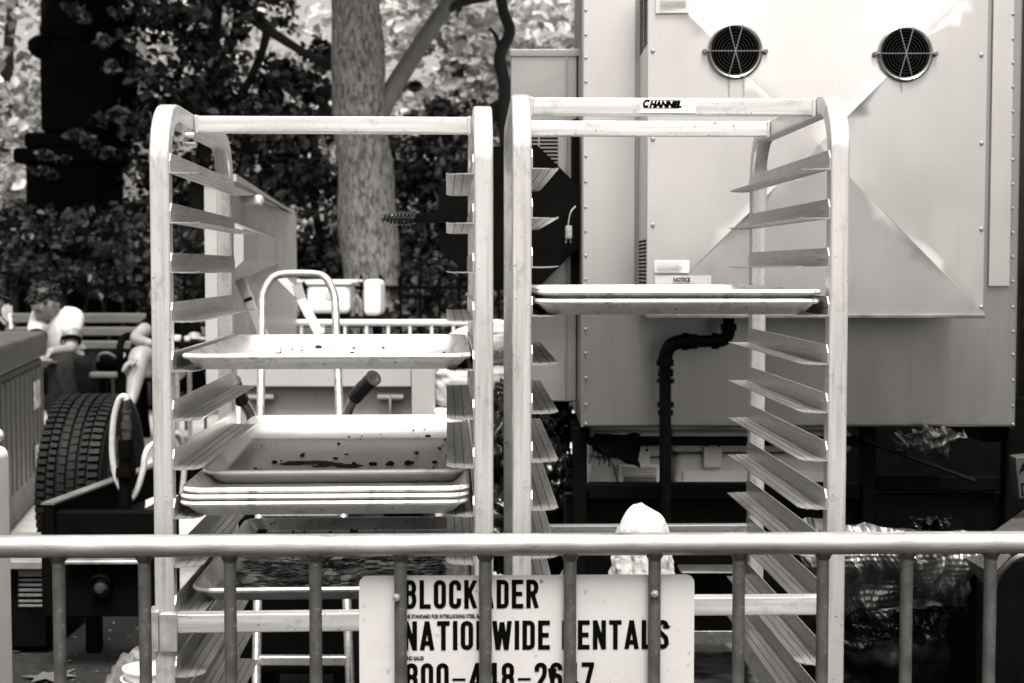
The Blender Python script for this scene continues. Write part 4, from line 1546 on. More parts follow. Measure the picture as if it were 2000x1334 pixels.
# ================================================================== CREAM TRUCK BED (side wall, tailgate)
TY = 4.35
tb = thing('truck_bed', 'cream painted truck bed with tall side wall and low tailgate behind the pans', 'truck', (P(650, 900, TY).x, 5.4, 0.33), 0)
n_in = P(457, 500, TY)
far = P(560, 412, 7.0)
zt = far.z
xo = P(400, 500, TY).x
xi0, xi1 = n_in.x, P(556, 500, 7.0).x
zb0 = P(500, 800, TY).z
M_PAINTS = M_PAINT
k = MB()
k.prism([(xo, TY, zb0), (xi0 - 0.03, TY, zb0), (xi1 - 0.03, 7.0, zb0), (xo - 0.12, 7.0, zb0)], (0, 0, zt - zb0 - 0.02))
k.build('side_wall', M_PAINT, tb, smooth=False)
k = MB()   # top rail flange, overhanging inwards
k.prism([(xo - 0.01, TY - 0.01, zt - 0.018), (xi0 + 0.012, TY - 0.01, zt - 0.018), (xi1 + 0.03, 7.02, zt - 0.018), (xo - 0.13, 7.02, zt - 0.018)], (0, 0, 0.022))
k.build('top_rail', M_PAINT, tb, smooth=False)
k = MB()   # swage line: a horizontal bulge along the inside
zs = P(500, 490, 5.2).z
sec = [(0.0, 0.09), (0.055, 0.06), (0.055, -0.04), (0.0, -0.09)]
vv = []
for (Y, xb) in ((TY + 0.02, xi0 - 0.0295), (6.9, xi1 - 0.0295)):
    for (dx, dz) in sec:
        vv.append((xb + dx, Y, zs + dz))
k.add(vv, [(0, 1, 5, 4), (1, 2, 6, 5), (2, 3, 7, 6), (0, 4, 7, 3), (0, 3, 2, 1), (4, 5, 6, 7)])
k.build('swage_rail', M_PAINT, tb, smooth=False)
k = MB()
k.rbox((xi1 - 0.05, 6.86, zb0), (xi1 + 0.03, 7.0, zt - 0.02), 0.006, 1)
k.build('end_post', M_PAINT, tb)
for (px_, py_, Y) in ((485, 388, 5.0), (540, 424, 6.7)):
    k = MB()
    p = P(px_, py_, Y)
    k.rbox((p.x - 0.06, Y - 0.03, p.z - 0.022), (p.x + 0.05, Y + 0.03, p.z + 0.012), 0.01, 2)
    k.build('rail_hook', M_PAINT2, tb)
k = MB()
p = P(505, 580, 5.4)
k.box((xi0 + (xi1 - xi0) * 0.40 - 0.028, 5.3, P(500, 625, 5.3).z), (xi0 + (xi1 - xi0) * 0.40 - 0.022, 5.5, P(500, 552, 5.3).z))
k.build('data_plate', M_PAPER2, tb, smooth=False)
# folding stay arms
for (pts_, nm) in (([P(468, 545, 4.6), P(487, 588, 4.6)], 'stay_arm'), ([P(483, 582, 4.6), P(520, 668, 4.6)], 'stay_arm'), ([P(545, 540, 5.3), P(588, 582, 5.0)], 'stay_arm'), ([P(580, 556, 5.0), P(594, 604, 5.0)], 'stay_arm'), ([P(588, 585, 5.0), P(625, 655, 4.9)], 'stay_arm')):
    k = MB()
    k.sweep(rrect(0.034, 0.008, 0.002, 1), pts_, up=(1, 0, 0.3))
    k.build(nm, M_PAINT, tb)
# tailgate
ta, tb_ = P(462, 756, TY), P(803, 655, TY)
k = MB()
k.rbox((ta.x, TY, ta.z), (tb_.x, TY + 0.05, tb_.z), 0.005, 2)
k.build('tailgate', M_PAINT, tb)
k = MB()
pa_, pb_ = P(804, 802, TY), P(850, 655, TY)
k.rbox((pa_.x, TY - 0.01, pa_.z - 0.05), (pb_.x, TY + 0.09, pb_.z), 0.005, 2)
k.build('corner_post', M_PAINT, tb)
k = MB()
k.rbox((ta.x, TY + 0.055, P(500, 905, TY).z), (tb_.x, TY + 0.10, ta.z - 0.002), 0.004, 1)
k.build('rear_sill', M_PAINT, tb)
for hx in (510, 763):
    k = MB()
    c = P(hx, 775, TY + 0.03)
    k.cyl(c + Vector((-0.040, 0, 0)), c + Vector((0.040, 0, 0)), 0.012, 12)
    k.build('hinge_barrel', M_PAINT, tb)
    k = MB()
    k.box((c.x - 0.003, TY + 0.01, c.z - 0.05), (c.x + 0.003, TY + 0.05, c.z + 0.006))
    k.build('hinge_pin', M_GALV, tb, smooth=False)
k = MB()
k.box((ta.x, TY + 0.1, zb0 - 0.05), (pb_.x, 7.0, zb0))
k.build('floor_pan', mat('bed_floor_grey', 0.2, rough=0.6), tb, smooth=False)
for (x, Y) in ((ta.x + 0.1, 5.0), (tb_.x - 0.05, 5.0), (ta.x + 0.1, 6.6), (tb_.x - 0.05, 6.6)):
    k = MB()
    k.lathe([(0.0001, -0.08), (0.2, -0.08), (0.26, -0.06), (0.26, 0.06), (0.2, 0.08), (0.0001, 0.08)], (x, Y, 0.332 + 0.26), (1, 0, 0), 28)
    k.build('wheel', M_RUBBER, tb)

# ================================================================== WHITE SERVICE CART further back
cy = 8.2
sc = thing('service_cart', 'white service cart with rounded boxes in front of the pale tree trunk', 'cart', (P(655, 700, cy).x, cy + 0.3, 0.33), 0)
def crect(nm, x0, x1, y0, y1, Y, d, r, m):
    a, b_ = P(x0, y1, Y), P(x1, y0, Y)
    k = MB()
    k.rbox((a.x, Y, a.z), (b_.x, Y + d, b_.z), r, 3)
    return k.build(nm, m, sc)
crect('tank', 599, 683, 556, 612, cy, 0.3, 0.03, M_PAINT2)
crect('tank_lid', 596, 686, 548, 557, cy - 0.01, 0.32, 0.012, M_PAINT2)
crect('side_box', 710, 743, 546, 617, cy, 0.3, 0.03, M_PAINT2)
crect('side_box', 560, 576, 546, 617, cy, 0.3, 0.02, M_PAINT2)
crect('cross_beam', 577, 709, 546, 552, cy + 0.31, 0.05, 0.005, M_PAINT)
for xc in (588, 697):
    k = MB()
    k.tube([P(xc - 9, 640, cy + .1), P(xc - 8, 590, cy + .1), P(xc, 578, cy + .1), P(xc + 8, 590, cy + .1), P(xc + 9, 640, cy + .1)], 0.016, 8)
    k.build('grab_handle', M_GALV, sc)
crect('chassis', 556, 748, 618, 640, cy + 0.02, 0.6, 0.02, M_BSTEEL)
k = MB()
k.lathe([(0.0001, -0.002), (0.026, -0.002), (0.028, 0.004)], P(643, 577, cy - 0.002), (0, 1, 0), 20)
k.build('round_badge', mat('badge_grey', 0.45, rough=0.4, var=0.4, scale=60), sc)
for xc in (575, 735):
    k = MB()
    k.lathe([(0.0001, -0.05), (0.14, -0.05), (0.17, -0.03), (0.17, 0.03), (0.14, 0.05), (0.0001, 0.05)], (P(xc, 700, cy + .3).x, cy + 0.3, 0.345 + 0.17), (1, 0, 0), 24)
    k.build('wheel', M_RUBBER, sc)
for xc in (575, 735):
    k = MB()
    x = P(xc, 700, cy + .3).x
    k.box((x - 0.02, cy + 0.28, 0.5), (x + 0.02, cy + 0.32, P(600, 640, cy).z))
    k.build('wheel_strut', M_BSTEEL, sc, smooth=False)

# far crowd barrier
fb_y = 7.2
fz = P(750, 630, fb_y).z
far_bar = barrier('distant white crowd barrier standing in front of the iron fence', (P(735, 630, fb_y).x, fb_y, 0.342), 0.0, fz - 0.342, [-0.60 + 0.11 * i for i in range(12)], 0.0155, 0.008, M_PAINT2, M_PAINT2)

# ================================================================== HAND TRUCK and CART HANDLES behind the pans
ht = thing('hand_truck', 'silver hand truck with arched tubular handle leaning behind the pans', 'hand truck', (P(590, 1300, 3.2).x, 3.2, 0.12), 0)
l0, l1 = P(498, 1500, 3.05), P(512, 600, 3.75)
r0, r1 = P(690, 1500, 3.05), P(655, 600, 3.75)
k = MB()
top = P(583, 533, 3.80)
k.tube([l0] + [l0.lerp(l1, t) for t in (0.3, 0.6, 0.9)] + [l1] + spline([l1 + (l1 - l0) * 0.02, P(516, 568, 3.775), P(532, 543, 3.79), P(556, 535, 3.8), P(612, 535, 3.8), P(636, 543, 3.79), P(650, 568, 3.775), r1 + (r1 - r0) * 0.02], 5) + [r1] + [r0.lerp(r1, t) for t in (0.9, 0.6, 0.3)] + [r0], 0.0105, 12, up=(0, 1, 0))
k.build('tube_frame', M_GALV, ht)
for (y, Yd) in ((1290, 3.19), (1000, 3.40), (688, 3.68)):
    k = MB()
    a = P(506, y, Yd)
    b_ = P(678 if y > 1200 else 662, y - 4, Yd)
    k.rbox((a.x, Yd - 0.008, a.z - 0.011), (b_.x, Yd + 0.012, a.z + 0.011), 0.003, 1)
    k.build('cross_strut', M_ALU, ht)
k = MB()
k.box((l0.x - 0.02, 2.95, 0.08), (r0.x + 0.02, 3.2, 0.09))
k.build('toe_plate', M_ALU, ht, smooth=False)
for (x) in (l0.x - 0.03, r0.x + 0.03):
    k = MB()
    k.lathe([(0.0001, -0.03), (0.1, -0.03), (0.125, -0.015), (0.125, 0.015), (0.1, 0.03), (0.0001, 0.03)], (x, 3.22, 0.235), (1, 0, 0), 24)
    k.build('wheel', M_RUBBER, ht)
k = MB()
for (x) in (l0.x, r0.x):
    k.box((x - 0.012, 3.00, 0.09), (x + 0.012, 3.10, l0.z + 0.04))
k.build('lower_leg', M_ALU, ht, smooth=False)

ch = thing('push_cart', 'cart with two upturned tubular handles and dark rubber grips', 'cart', (P(590, 1300, 3.6).x, 3.7, 0.2), 0)
M_GRIP = mat('rubber_grip', 0.008, rough=0.5, var=0.3)
for (pts_, gi) in (([P(668, 900, 3.65), P(672, 830, 3.55), P(686, 790, 3.50), P(700, 768, 3.46), P(730, 738, 3.40)], 0), ([P(490, 900, 3.65), P(492, 822, 3.55), P(480, 792, 3.50), P(468, 775, 3.46), P(455, 745, 3.42)], 1)):
    sp_ = spline(pts_, 6)
    k = MB()
    k.tube(sp_, 0.0125, 12)
    k.build('handle_tube', M_GALV, ch)
    k = MB()
    g = sp_[-9:]
    k.tube(g, 0.0185, 14, scales=[1.0, 1.0, 1.05, 0.97, 1.05, 0.97, 1.05, 1.0, 1.1][:len(g)])
    gr = k.build('rubber_grip', M_GRIP, ch)
k = MB()
a, b_ = P(490, 905, 3.65), P(668, 880, 3.65)
k.rbox((a.x - 0.02, 3.55, 0.45), (b_.x + 0.02, 3.95, a.z), 0.02, 2)
k.build('cart_body', M_BSTEEL, ch)
for (x) in (a.x, b_.x):
    k = MB()
    k.lathe([(0.0001, -0.03), (0.12, -0.03), (0.15, -0.015), (0.15, 0.015), (0.12, 0.03), (0.0001, 0.03)], (x, 3.8, ground_z(x, 3.8) + 0.152), (1, 0, 0), 24)
    k.build('wheel', M_RUBBER, ch)

# ================================================================== SACKS ON A WHITE SHELF, BLACK BAGS BELOW
def sack(label, px, py, Y, rx, ry, rz, seed, rot=0.0, txt=None, m=None, name='charcoal_sack', cat='sack', group='pale charcoal sacks'):
    vv, ff = blob(1, 1, 1, seed, 0.10, 2.2, 5)
    k = MB()
    out = []
    for v in vv:
        x, y, z = [math.copysign(abs(c) ** 0.62, c) for c in v]
        nz = 0.06 * noise.fractal(Vector((x * 3 + seed, y * 3, z * 3)), 0.7, 2.2, 4)
        out.append((x * rx * (1 + nz), y * ry * (1 + nz), z * rz * (1 + nz) * (1 - 0.25 * abs(x) ** 4)))
    k.add(out, ff, Matrix.Rotation(rot, 4, 'Y'))
    o = k.build(name, m or M_SACK, ang=180)
    o.location = P(px, py, Y)
    tag(o, label, cat, group)
    if txt:
        me, w = text_mesh(txt, mat('sack_print', 0.30, rough=0.6), 0.052, 0, 0.0012)
        for v in me.vertices:
            # lettering is printed upside down and follows the bulge of the sack
            x, z = -(v.co.x - w / 2), -v.co.z
            u = max(-0.98, min(0.98, x / rx))
            wz = max(-0.95, min(0.95, (z - 0.0) / rz))
            yb = -ry * (max(0.02, 1 - abs(u) ** 3.2) ** 0.31) * (max(0.02, 1 - abs(wz) ** 3.2) ** 0.31) * 1.05
            v.co = Vector((x, yb - 0.006, z))
        lt_ = link('lettering', me, o)
        lt_.rotation_euler = (0, rot, 0)
    return o


sh = thing('white_shelf', 'white folding shelf holding pale sacks between the two racks', 'shelf', (P(920, 800, 4.4).x, 4.5, 0.33), 0)
zs_ = P(920, 797, 4.35).z
k = MB()
k.rbox((P(848, 800, 4.3).x, 4.30, zs_ - 0.02), (P(1000, 800, 4.3).x, 4.72, zs_), 0.004, 1)
k.build('shelf_top', M_PAINT2, sh)
for (x) in (P(856, 800, 4.3).x, P(992, 800, 4.3).x):
    for Y in (4.33, 4.68):
        k = MB()
        k.cyl((x, Y, 0.334), (x, Y, zs_ - 0.02), 0.012, 10)
        k.build('leg', M_PAINT2, sh)
sack('pale sack printed with upside-down lettering, lower of the pile', 952, 747, 4.48, 0.19, 0.14, 0.070, 2.2, 0.02, 'ROYAL')
sack('pale sack with upside-down lettering lying on top of the pile', 968, 672, 4.48, 0.17, 0.13, 0.062, 5.2, -0.06, 'ROYAL')
sack('slumped small grey sack at the end of the pile by the tailgate', 878, 768, 4.40, 0.055, 0.05, 0.045, 8.1, 0.2, None, mat('grey_sack', 0.35, rough=0.4, bump=0.4, bscale=24))


def bag(label, px, py, Y, rx, ry, rz, seed, m=None, name='garbage_bag', cat='garbage bag', group='black garbage bags', amp=0.35, sub=5, freq=3.2):
    vv, ff = blob(rx, ry, rz, seed, amp, freq, sub, ridged=True)
    k = MB()
    k.add(vv, ff)
    o = k.build(name, m or M_BAG, ang=180)
    o.location = P(px, py, Y)
    tag(o, label, cat, group)
    return o


bag('glossy black garbage bag under the sacks between the racks', 990, 905, 4.2, 0.14, 0.16, 0.18, 1.1)
bag('small black bag knotted beside the sacks', 985, 770, 4.35, 0.035, 0.04, 0.050, 2.7)
bag('crumpled black bag beneath the side compartment of the oven', 1078, 830, 4.0, 0.055, 0.08, 0.09, 3.3)
bag('tall black bag hanging at the trailer upright', 1082, 940, 3.9, 0.060, 0.09, 0.11, 4.4)
bag('black bag low down behind the sticker rack', 1030, 1030, 4.0, 0.16, 0.14, 0.13, 6.4)
cb_ = thing('paper_roll', 'short pale roll lying under the side compartment', 'roll', P(1075, 824, 4.15), 0)
k = MB()
k.cyl(P(1052, 826, 4.12), P(1098, 826, 4.14), 0.020, 18)
k.build('sheet_roll', mat('roll_paper', 0.5, rough=0.7, var=0.3, scale=30), cb_)
k = MB()
k.cyl(P(1098, 826, 4.14), P(1124, 826, 4.15), 0.017, 16)
k.build('dark_core', M_BSTEEL, cb_)
k = MB()
k.box((P(1050, 840, 4.1).x, 4.06, P(1050, 846, 4.1).z), (P(1130, 840, 4.1).x, 4.3, P(1050, 841, 4.1).z))
k.build('roll_tray', M_BSTEEL, cb_, smooth=False)

# ================================================================== FOIL, FILM AND BOX AT LOWER RIGHT
def crumple_sheet(name, label, cat, corners, Y0, m, seed, amp, nx=70, ny=60, freq=7.0, mid=None, ysl=0.0, facets=False):
    """A crumpled sheet hung between four photo-pixel corners (tl,tr,br,bl)."""
    tl, tr_, br_, bl_ = corners
    k = MB()
    for lay in (0, 1):
        for j in range(ny + 1):
            v_ = j / ny
            for i in range(nx + 1):
                u = i / nx
                x = (tl[0] * (1 - u) + tr_[0] * u) * (1 - v_) + (bl_[0] * (1 - u) + br_[0] * u) * v_
                y = (tl[1] * (1 - u) + tr_[1] * u) * (1 - v_) + (bl_[1] * (1 - u) + br_[1] * u) * v_
                ed = 14 * noise.noise(Vector((u * 4, v_ * 4, seed + 9)))
                e = min(u, 1 - u, v_, 1 - v_)
                p = P(x + ed * (1 - min(1, e * 6)), y + ed * (1 - min(1, e * 6)), Y0 + ysl * v_)
                hgt = 0.0
                for (ang_, wt_, an_) in ((74, 0.8, 3.2), (112, 0.6, 2.6), (25, 0.45, 2.2), (150, 0.3, 2.0)):
                    ca_, sa_ = math.cos(R(ang_)), math.sin(R(ang_))
                    q_ = Vector(((u * ca_ + v_ * sa_) * freq / an_, (-u * sa_ + v_ * ca_) * freq * 1.1, seed + ang_))
                    hgt += wt_ * (1 - abs(noise.noise(q_)) * 2.4)
                p.y -= amp * hgt - (0.0025 if lay else 0)
                k.v.append(p)
    n = nx + 1
    K = n * (ny + 1)
    for j in range(ny):
        for i in range(nx):
            q_ = j * n + i
            k.f.append((q_, q_ + 1, q_ + n + 1, q_ + n))
            k.f.append((K + q_, K + q_ + n, K + q_ + n + 1, K + q_ + 1))
    for i in range(nx):
        k.f.append((i, K + i, K + i + 1, i + 1))
        q_ = ny * n + i
        k.f.append((q_, q_ + 1, K + q_ + 1, K + q_))
    for j in range(ny):
        k.f.append((j * n, (j + 1) * n, K + (j + 1) * n, K + j * n))
        k.f.append((j * n + nx, K + j * n + nx, K + (j + 1) * n + nx, (j + 1) * n + nx))
    o = k.build(name, m, ang=28 if facets else 180)
    tag(o, label, cat)
    return o


def foil_sheet(name, label, cat, corners, Y0, m, seed, nx, ny, amp, coarse):
    """Loose foil: straight V-shaped creases crossing at random angles, hung between four photo-pixel corners."""
    rs = random.Random(seed)
    folds = []
    for i in range(15):
        a_ = R(rs.choice((rs.uniform(55, 125), rs.uniform(55, 125), rs.uniform(0, 180))))
        f_ = 2.2 * 1.22 ** i * rs.uniform(0.85, 1.15)
        folds.append((math.cos(a_), math.sin(a_), f_, rs.random(), 1.0 / f_ ** 0.85))
    tl, tr_, br_, bl_ = corners
    k = MB()
    pts = []
    for j in range(ny + 1):
        v_ = j / ny
        for i in range(nx + 1):
            u = i / nx
            x = (tl[0] * (1 - u) + tr_[0] * u) * (1 - v_) + (bl_[0] * (1 - u) + br_[0] * u) * v_
            y = (tl[1] * (1 - u) + tr_[1] * u) * (1 - v_) + (bl_[1] * (1 - u) + br_[1] * u) * v_
            e = min(u, 1 - u, v_, 1 - v_)
            ed = 26 * noise.noise(Vector((u * 5, v_ * 5, seed + 9))) * (1 - min(1, e * 6))
            p = P(x + ed, y + ed, Y0)
            w1 = 0.10 * noise.noise(Vector((u * 3, v_ * 3, seed)))
            w2 = 0.10 * noise.noise(Vector((u * 3, v_ * 3, seed + 7)))
            h = 0.0
            for (ca_, sa_, f_, ph, wt) in folds:
                t = ((u * 1.8 + w1) * sa_ + (v_ + w2) * ca_) * f_ + ph
                gate = max(0.0, noise.noise(Vector((u * 3 + ph * 20, v_ * 3, f_))) + 0.35)
                h += wt * gate * abs((t % 1.0) - 0.5) * 2
            p.y -= amp * h - coarse * noise.noise(Vector((u * 2.2, v_ * 1.8, seed + 3))) - 0.10 * v_ * v_
            pts.append(p)
    n = nx + 1
    k.v = pts + [p + Vector((0, 0.002, 0)) for p in pts]
    K = len(pts)
    for j in range(ny):
        for i in range(nx):
            a_ = j * n + i
            k.f.append((a_, a_ + 1, a_ + n + 1, a_ + n))
            k.f.append((K + a_, K + a_ + n, K + a_ + n + 1, K + a_ + 1))
    o = k.build(name, m, ang=180)
    tag(o, label, cat)
    return o


M_FOILD = mat('dull_foil', 0.30, rough=0.36, metal=0.85, var=0.5, scale=9, bump=0.10, bscale=90)
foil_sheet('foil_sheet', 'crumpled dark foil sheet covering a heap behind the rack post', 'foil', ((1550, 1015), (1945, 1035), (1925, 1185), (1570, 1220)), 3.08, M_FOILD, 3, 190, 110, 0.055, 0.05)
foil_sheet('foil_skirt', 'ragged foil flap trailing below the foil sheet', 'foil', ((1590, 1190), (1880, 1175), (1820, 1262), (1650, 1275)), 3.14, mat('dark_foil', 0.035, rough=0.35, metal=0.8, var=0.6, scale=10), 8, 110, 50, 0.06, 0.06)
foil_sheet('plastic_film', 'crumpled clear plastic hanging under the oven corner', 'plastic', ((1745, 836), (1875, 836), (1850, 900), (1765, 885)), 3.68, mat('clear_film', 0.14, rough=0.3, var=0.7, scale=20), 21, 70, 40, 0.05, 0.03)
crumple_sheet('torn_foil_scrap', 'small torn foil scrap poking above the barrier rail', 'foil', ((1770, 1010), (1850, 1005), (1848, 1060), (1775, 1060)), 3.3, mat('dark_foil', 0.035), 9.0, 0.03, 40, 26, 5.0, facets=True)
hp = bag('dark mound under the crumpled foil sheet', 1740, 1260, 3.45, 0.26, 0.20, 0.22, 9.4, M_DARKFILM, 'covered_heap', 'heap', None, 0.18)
ct = thing('metal_chute', 'sloping bright metal chute at the lower picture edge', 'chute', P(1960, 1120, 3.0), 0)
k = MB()
k.prism([P(1885, 1090, 3.05), P(1975, 1085, 2.95), P(1940, 1122, 2.95), P(1920, 1140, 3.0)], (0, 0.02, 0))
k.build('chute_plate', mat('chute_steel', 0.2, rough=0.3, metal=0.8, var=0.1), ct, smooth=False)
k = MB()
k.tube(spline([P(2020, 1080, 2.9), P(1985, 1090, 2.9), P(1955, 1118, 2.92), P(1940, 1150, 2.95)], 6), 0.006, 8)
k.build('rolled_edge', mat('chute_steel', 0.2), ct)
k = MB()
k.rbox((P(1915, 1100, 3.05).x, 3.06, 0.2), (P(2100, 1100, 3.05).x, 3.3, P(1915, 1090, 3.05).z), 0.01, 1)
k.build('chute_box', M_BSTEEL, ct)
bx = thing('carton', 'printed pale carton standing on edge at the far picture edge', 'carton', P(2020, 975, 3.6), R(-8))
a, b_ = P(1990, 975, 3.55), P(2080, 893, 3.55)
k = MB()
Mx = Matrix.Translation((a.x, 3.55, a.z)) @ Matrix.Rotation(R(-5), 4, 'Y')
k.rbox((0, 0, 0), (b_.x - a.x, 0.05, b_.z - a.z), 0.003, 1, Mx)
k.build('carton_shell', mat('carton_pale', 0.03, rough=0.7, var=0.15, scale=12), bx)
me, w = text_mesh('A', M_BLACK, 0.034, 0, 0.001)
o = link('lettering', me, bx)
o.matrix_basis = bx.matrix_basis.inverted() @ Mx @ Matrix.Translation((0.006, -0.0012, 0.066))
k = MB()
for (x0_, x1_, z0_, z1_) in ((0.008, 0.06, 0.036, 0.040), (0.008, 0.012, 0.012, 0.036), (0.008, 0.06, 0.008, 0.012)):
    k.box((x0_, -0.0015, z0_), (x1_, -0.0008, z1_), Mx)
k.build('printed_frame', M_BLACK, bx, smooth=False)
k = MB()
k.prism([P(1935, 1042, 3.4), P(2100, 1042, 3.4), P(2100, 980, 3.75), P(2000, 996, 3.7)], (0, 0, -0.01))
ob = k.build('grey_tread_plate', mat('grey_plate', 0.10, rough=0.4, metal=0.5, var=0.3, scale=40))
tag(ob, 'sloping grey metal plate below the carton', 'plate')
dk = thing('dark_trailer', 'dark trailer body standing behind the oven at the picture edge', 'trailer', (3.4, 6.3, 0.33), 0)
k = MB()
k.rbox((P(1990, 600, 5.0).x, 5.0, 0.6), (4.9, 7.5, 2.75), 0.03, 1)
k.build('body', mat('dark_paint', 0.012, rough=0.35, var=0.3), dk)
k = MB()
k.box((P(1990, 600, 5.0).x + 0.02, 4.985, P(1990, 640, 5.0).z), (4.8, 4.998, P(1990, 606, 5.0).z))
k.build('pale_stripe', M_PAINT, dk, smooth=False)
for x in (2.4, 4.4):
    k = MB()
    k.lathe([(0.0001, -0.1), (0.25, -0.1), (0.3, -0.07), (0.3, 0.07), (0.25, 0.1), (0.0001, 0.1)], (x, 6.2, 0.335 + 0.3), (1, 0, 0), 24)
    k.build('wheel', M_RUBBER, dk)

# plastic tubs in the lower-left corner
TBY = 3.0
tub = thing('deli_tubs', 'nested translucent white food tubs in a clear bag beside the rack foot', 'tubs', P(268, 1400, TBY), 0)
c = P(275, 1330, TBY)
for i in range(5):
    k = MB()
    z0 = c.z - 0.08 + i * 0.022
    k.lathe([(0.044 + 0.001 * i, 0.0), (0.047 + 0.001 * i, 0.014), (0.054, 0.016), (0.055, 0.020), (0.050, 0.0205), (0.046, 0.005), (0.0001, 0.004)], (c.x + 0.004 * i, c.y, z0), (0.05, 0, 1), 32)
    k.build('tub', M_WHITEP, tub)
k = MB()
vv, ff = blob(0.075, 0.075, 0.11, 4.1, 0.22, 3.5, 4, ridged=True)
k.add(vv, ff, Matrix.Translation(c + Vector((0, 0, -0.045))))
mfilm, nt, bs = new_mat('clear_bag')
bs.inputs['Base Color'].default_value = (0.8, 0.8, 0.8, 1)
bs.inputs['Transmission Weight'].default_value = 0.75
bs.inputs['Roughness'].default_value = 0.12
bs.inputs['IOR'].default_value = 1.04
bs.inputs['Alpha'].default_value = 0.35
k.build('clear_bag', mfilm, tub, ang=180)
k = MB()
k.rbox((c.x - 0.18, c.y - 0.14, 0.06), (c.x + 0.14, c.y + 0.16, c.z - 0.125), 0.01, 1)
ob = k.build('low_crate', M_BSTEEL)
tag(ob, 'low black crate under the nested food tubs', 'crate')

# fallen plane-tree leaves on the asphalt
M_LEAFG = mat('dry_leaf', 0.09, rough=0.7, var=0.3, scale=30)
def fallen_leaf(px, py, label, s, rz):
    D = 4.6
    for _ in range(20):
        p = P(px, py, D)
        gz = ground_z(p.x, p.y)
        D += (p.z - gz) * 1.5
    p = P(px, py, D)
    k = MB()
    pts = [(0, -0.5), (0.12, -0.12), (0.42, -0.28), (0.30, 0.0), (0.52, 0.22), (0.22, 0.18), (0.12, 0.34), (0.0, 0.56), (-0.12, 0.34), (-0.22, 0.18), (-0.52, 0.22), (-0.30, 0.0), (-0.42, -0.28), (-0.12, -0.12)]
    vv = [(x * s, y * s, 0.006 + 0.12 * s * (abs(x) ** 2)) for (x, y) in pts]
    k.add(vv + [(0, 0, 0.004)], [(i, (i + 1) % 14, 14) for i in range(14)], Matrix.Translation((p.x, p.y, ground_z(p.x, p.y))) @ Matrix.Rotation(rz, 4, 'Z'))
    o = k.build('fallen_leaf', M_LEAFG, smooth=False)
    tag(o, label, 'leaf', 'fallen leaves on the asphalt')
fallen_leaf(100, 1325, 'pale lobed leaf on the asphalt nearest the bottom edge', 0.15, 0.5)
fallen_leaf(105, 1205, 'small pale leaf under the trailer tail plate', 0.05, 1.5)
fallen_leaf(30, 1275, 'tiny leaf on the asphalt by the picture edge', 0.04, 2.5)
rnd = random.Random(12)
k = MB()
for i in range(420):
    x = rnd.uniform(-2.3, -0.9)
    y = rnd.uniform(3.2, 6.5)
    s = rnd.uniform(0.002, 0.008)
    vv, ff = blob(s, s, s * 0.6, i, 0.4, 2, 1)
    k.add(vv, ff, Matrix.Translation((x, y, ground_z(x, y) + s * 0.3)))
k.build('gravel', mat('grit', 0.09, rough=0.8, var=0.6, scale=50), None, kind='stuff', label='loose grit scattered on the asphalt', category='gravel')

# ================================================================== PARK BENCHES
BEN_Y = 9.2
def bench(label, x0p, x1p, ends):
    a, b_ = P(x0p, 735, BEN_Y), P(x1p, 735, BEN_Y)
    zsat = P(150, 727, BEN_Y - 0.2).z
    bn = thing('park_bench', label, 'bench', ((a.x + b_.x) / 2, BEN_Y, 0.342), 0, 'slatted park benches in front of the hedge')
    for i in range(4):
        k = MB()
        y = BEN_Y - 0.22 + i * 0.115
        k.rbox((a.x, y, zsat - 0.035 - 0.008 * i), (b_.x, y + 0.092, zsat - 0.008 * i), 0.008, 1)
        k.build('seat_slat', M_WOOD, bn)
    for i, (ya, yb) in enumerate(((612, 631), (639, 656), (666, 682))):
        Y = BEN_Y + 0.30 - 0.03 * i
        z1, z0 = P(150, ya, Y).z, P(150, yb, Y).z
        k = MB()
        k.rbox((a.x, Y, z0), (b_.x, Y + 0.035, z1), 0.006, 1)
        k.build('back_slat', M_WOOD, bn)
    for x in ends:
        X = P(x, 700, BEN_Y).x
        k = MB()
        w = 0.030
        k.tube([(X, BEN_Y - 0.20, 0.343), (X, BEN_Y - 0.22, zsat - 0.04), (X, BEN_Y + 0.24, zsat - 0.07), (X, BEN_Y + 0.33, zsat + 0.15), (X, BEN_Y + 0.38, P(150, 608, BEN_Y).z)], w, 8, up=(1, 0, 0))
        k.tube([(X, BEN_Y + 0.25, zsat - 0.05), (X, BEN_Y + 0.38, 0.343)], w, 8, up=(1, 0, 0))
        k.build('iron_leg', M_IRON, bn)
        k = MB()
        k.tube(spline([(X, BEN_Y - 0.22, zsat - 0.03), (X, BEN_Y - 0.26, zsat + 0.12), (X, BEN_Y - 0.18, zsat + 0.21), (X, BEN_Y + 0.05, zsat + 0.22), (X, BEN_Y + 0.32, zsat + 0.16)], 6), 0.024, 8, up=(1, 0, 0))
        k.build('armrest', M_IRON, bn)
    return bn


bench('slatted wooden park bench where the person in the white shirt sits', -140, 262, (-135, 40, 255))
bench('slatted wooden park bench half hidden behind the rack frame', 275, 640, (282, 460, 630))
BSEAT = P(150, 727, BEN_Y - 0.2).z


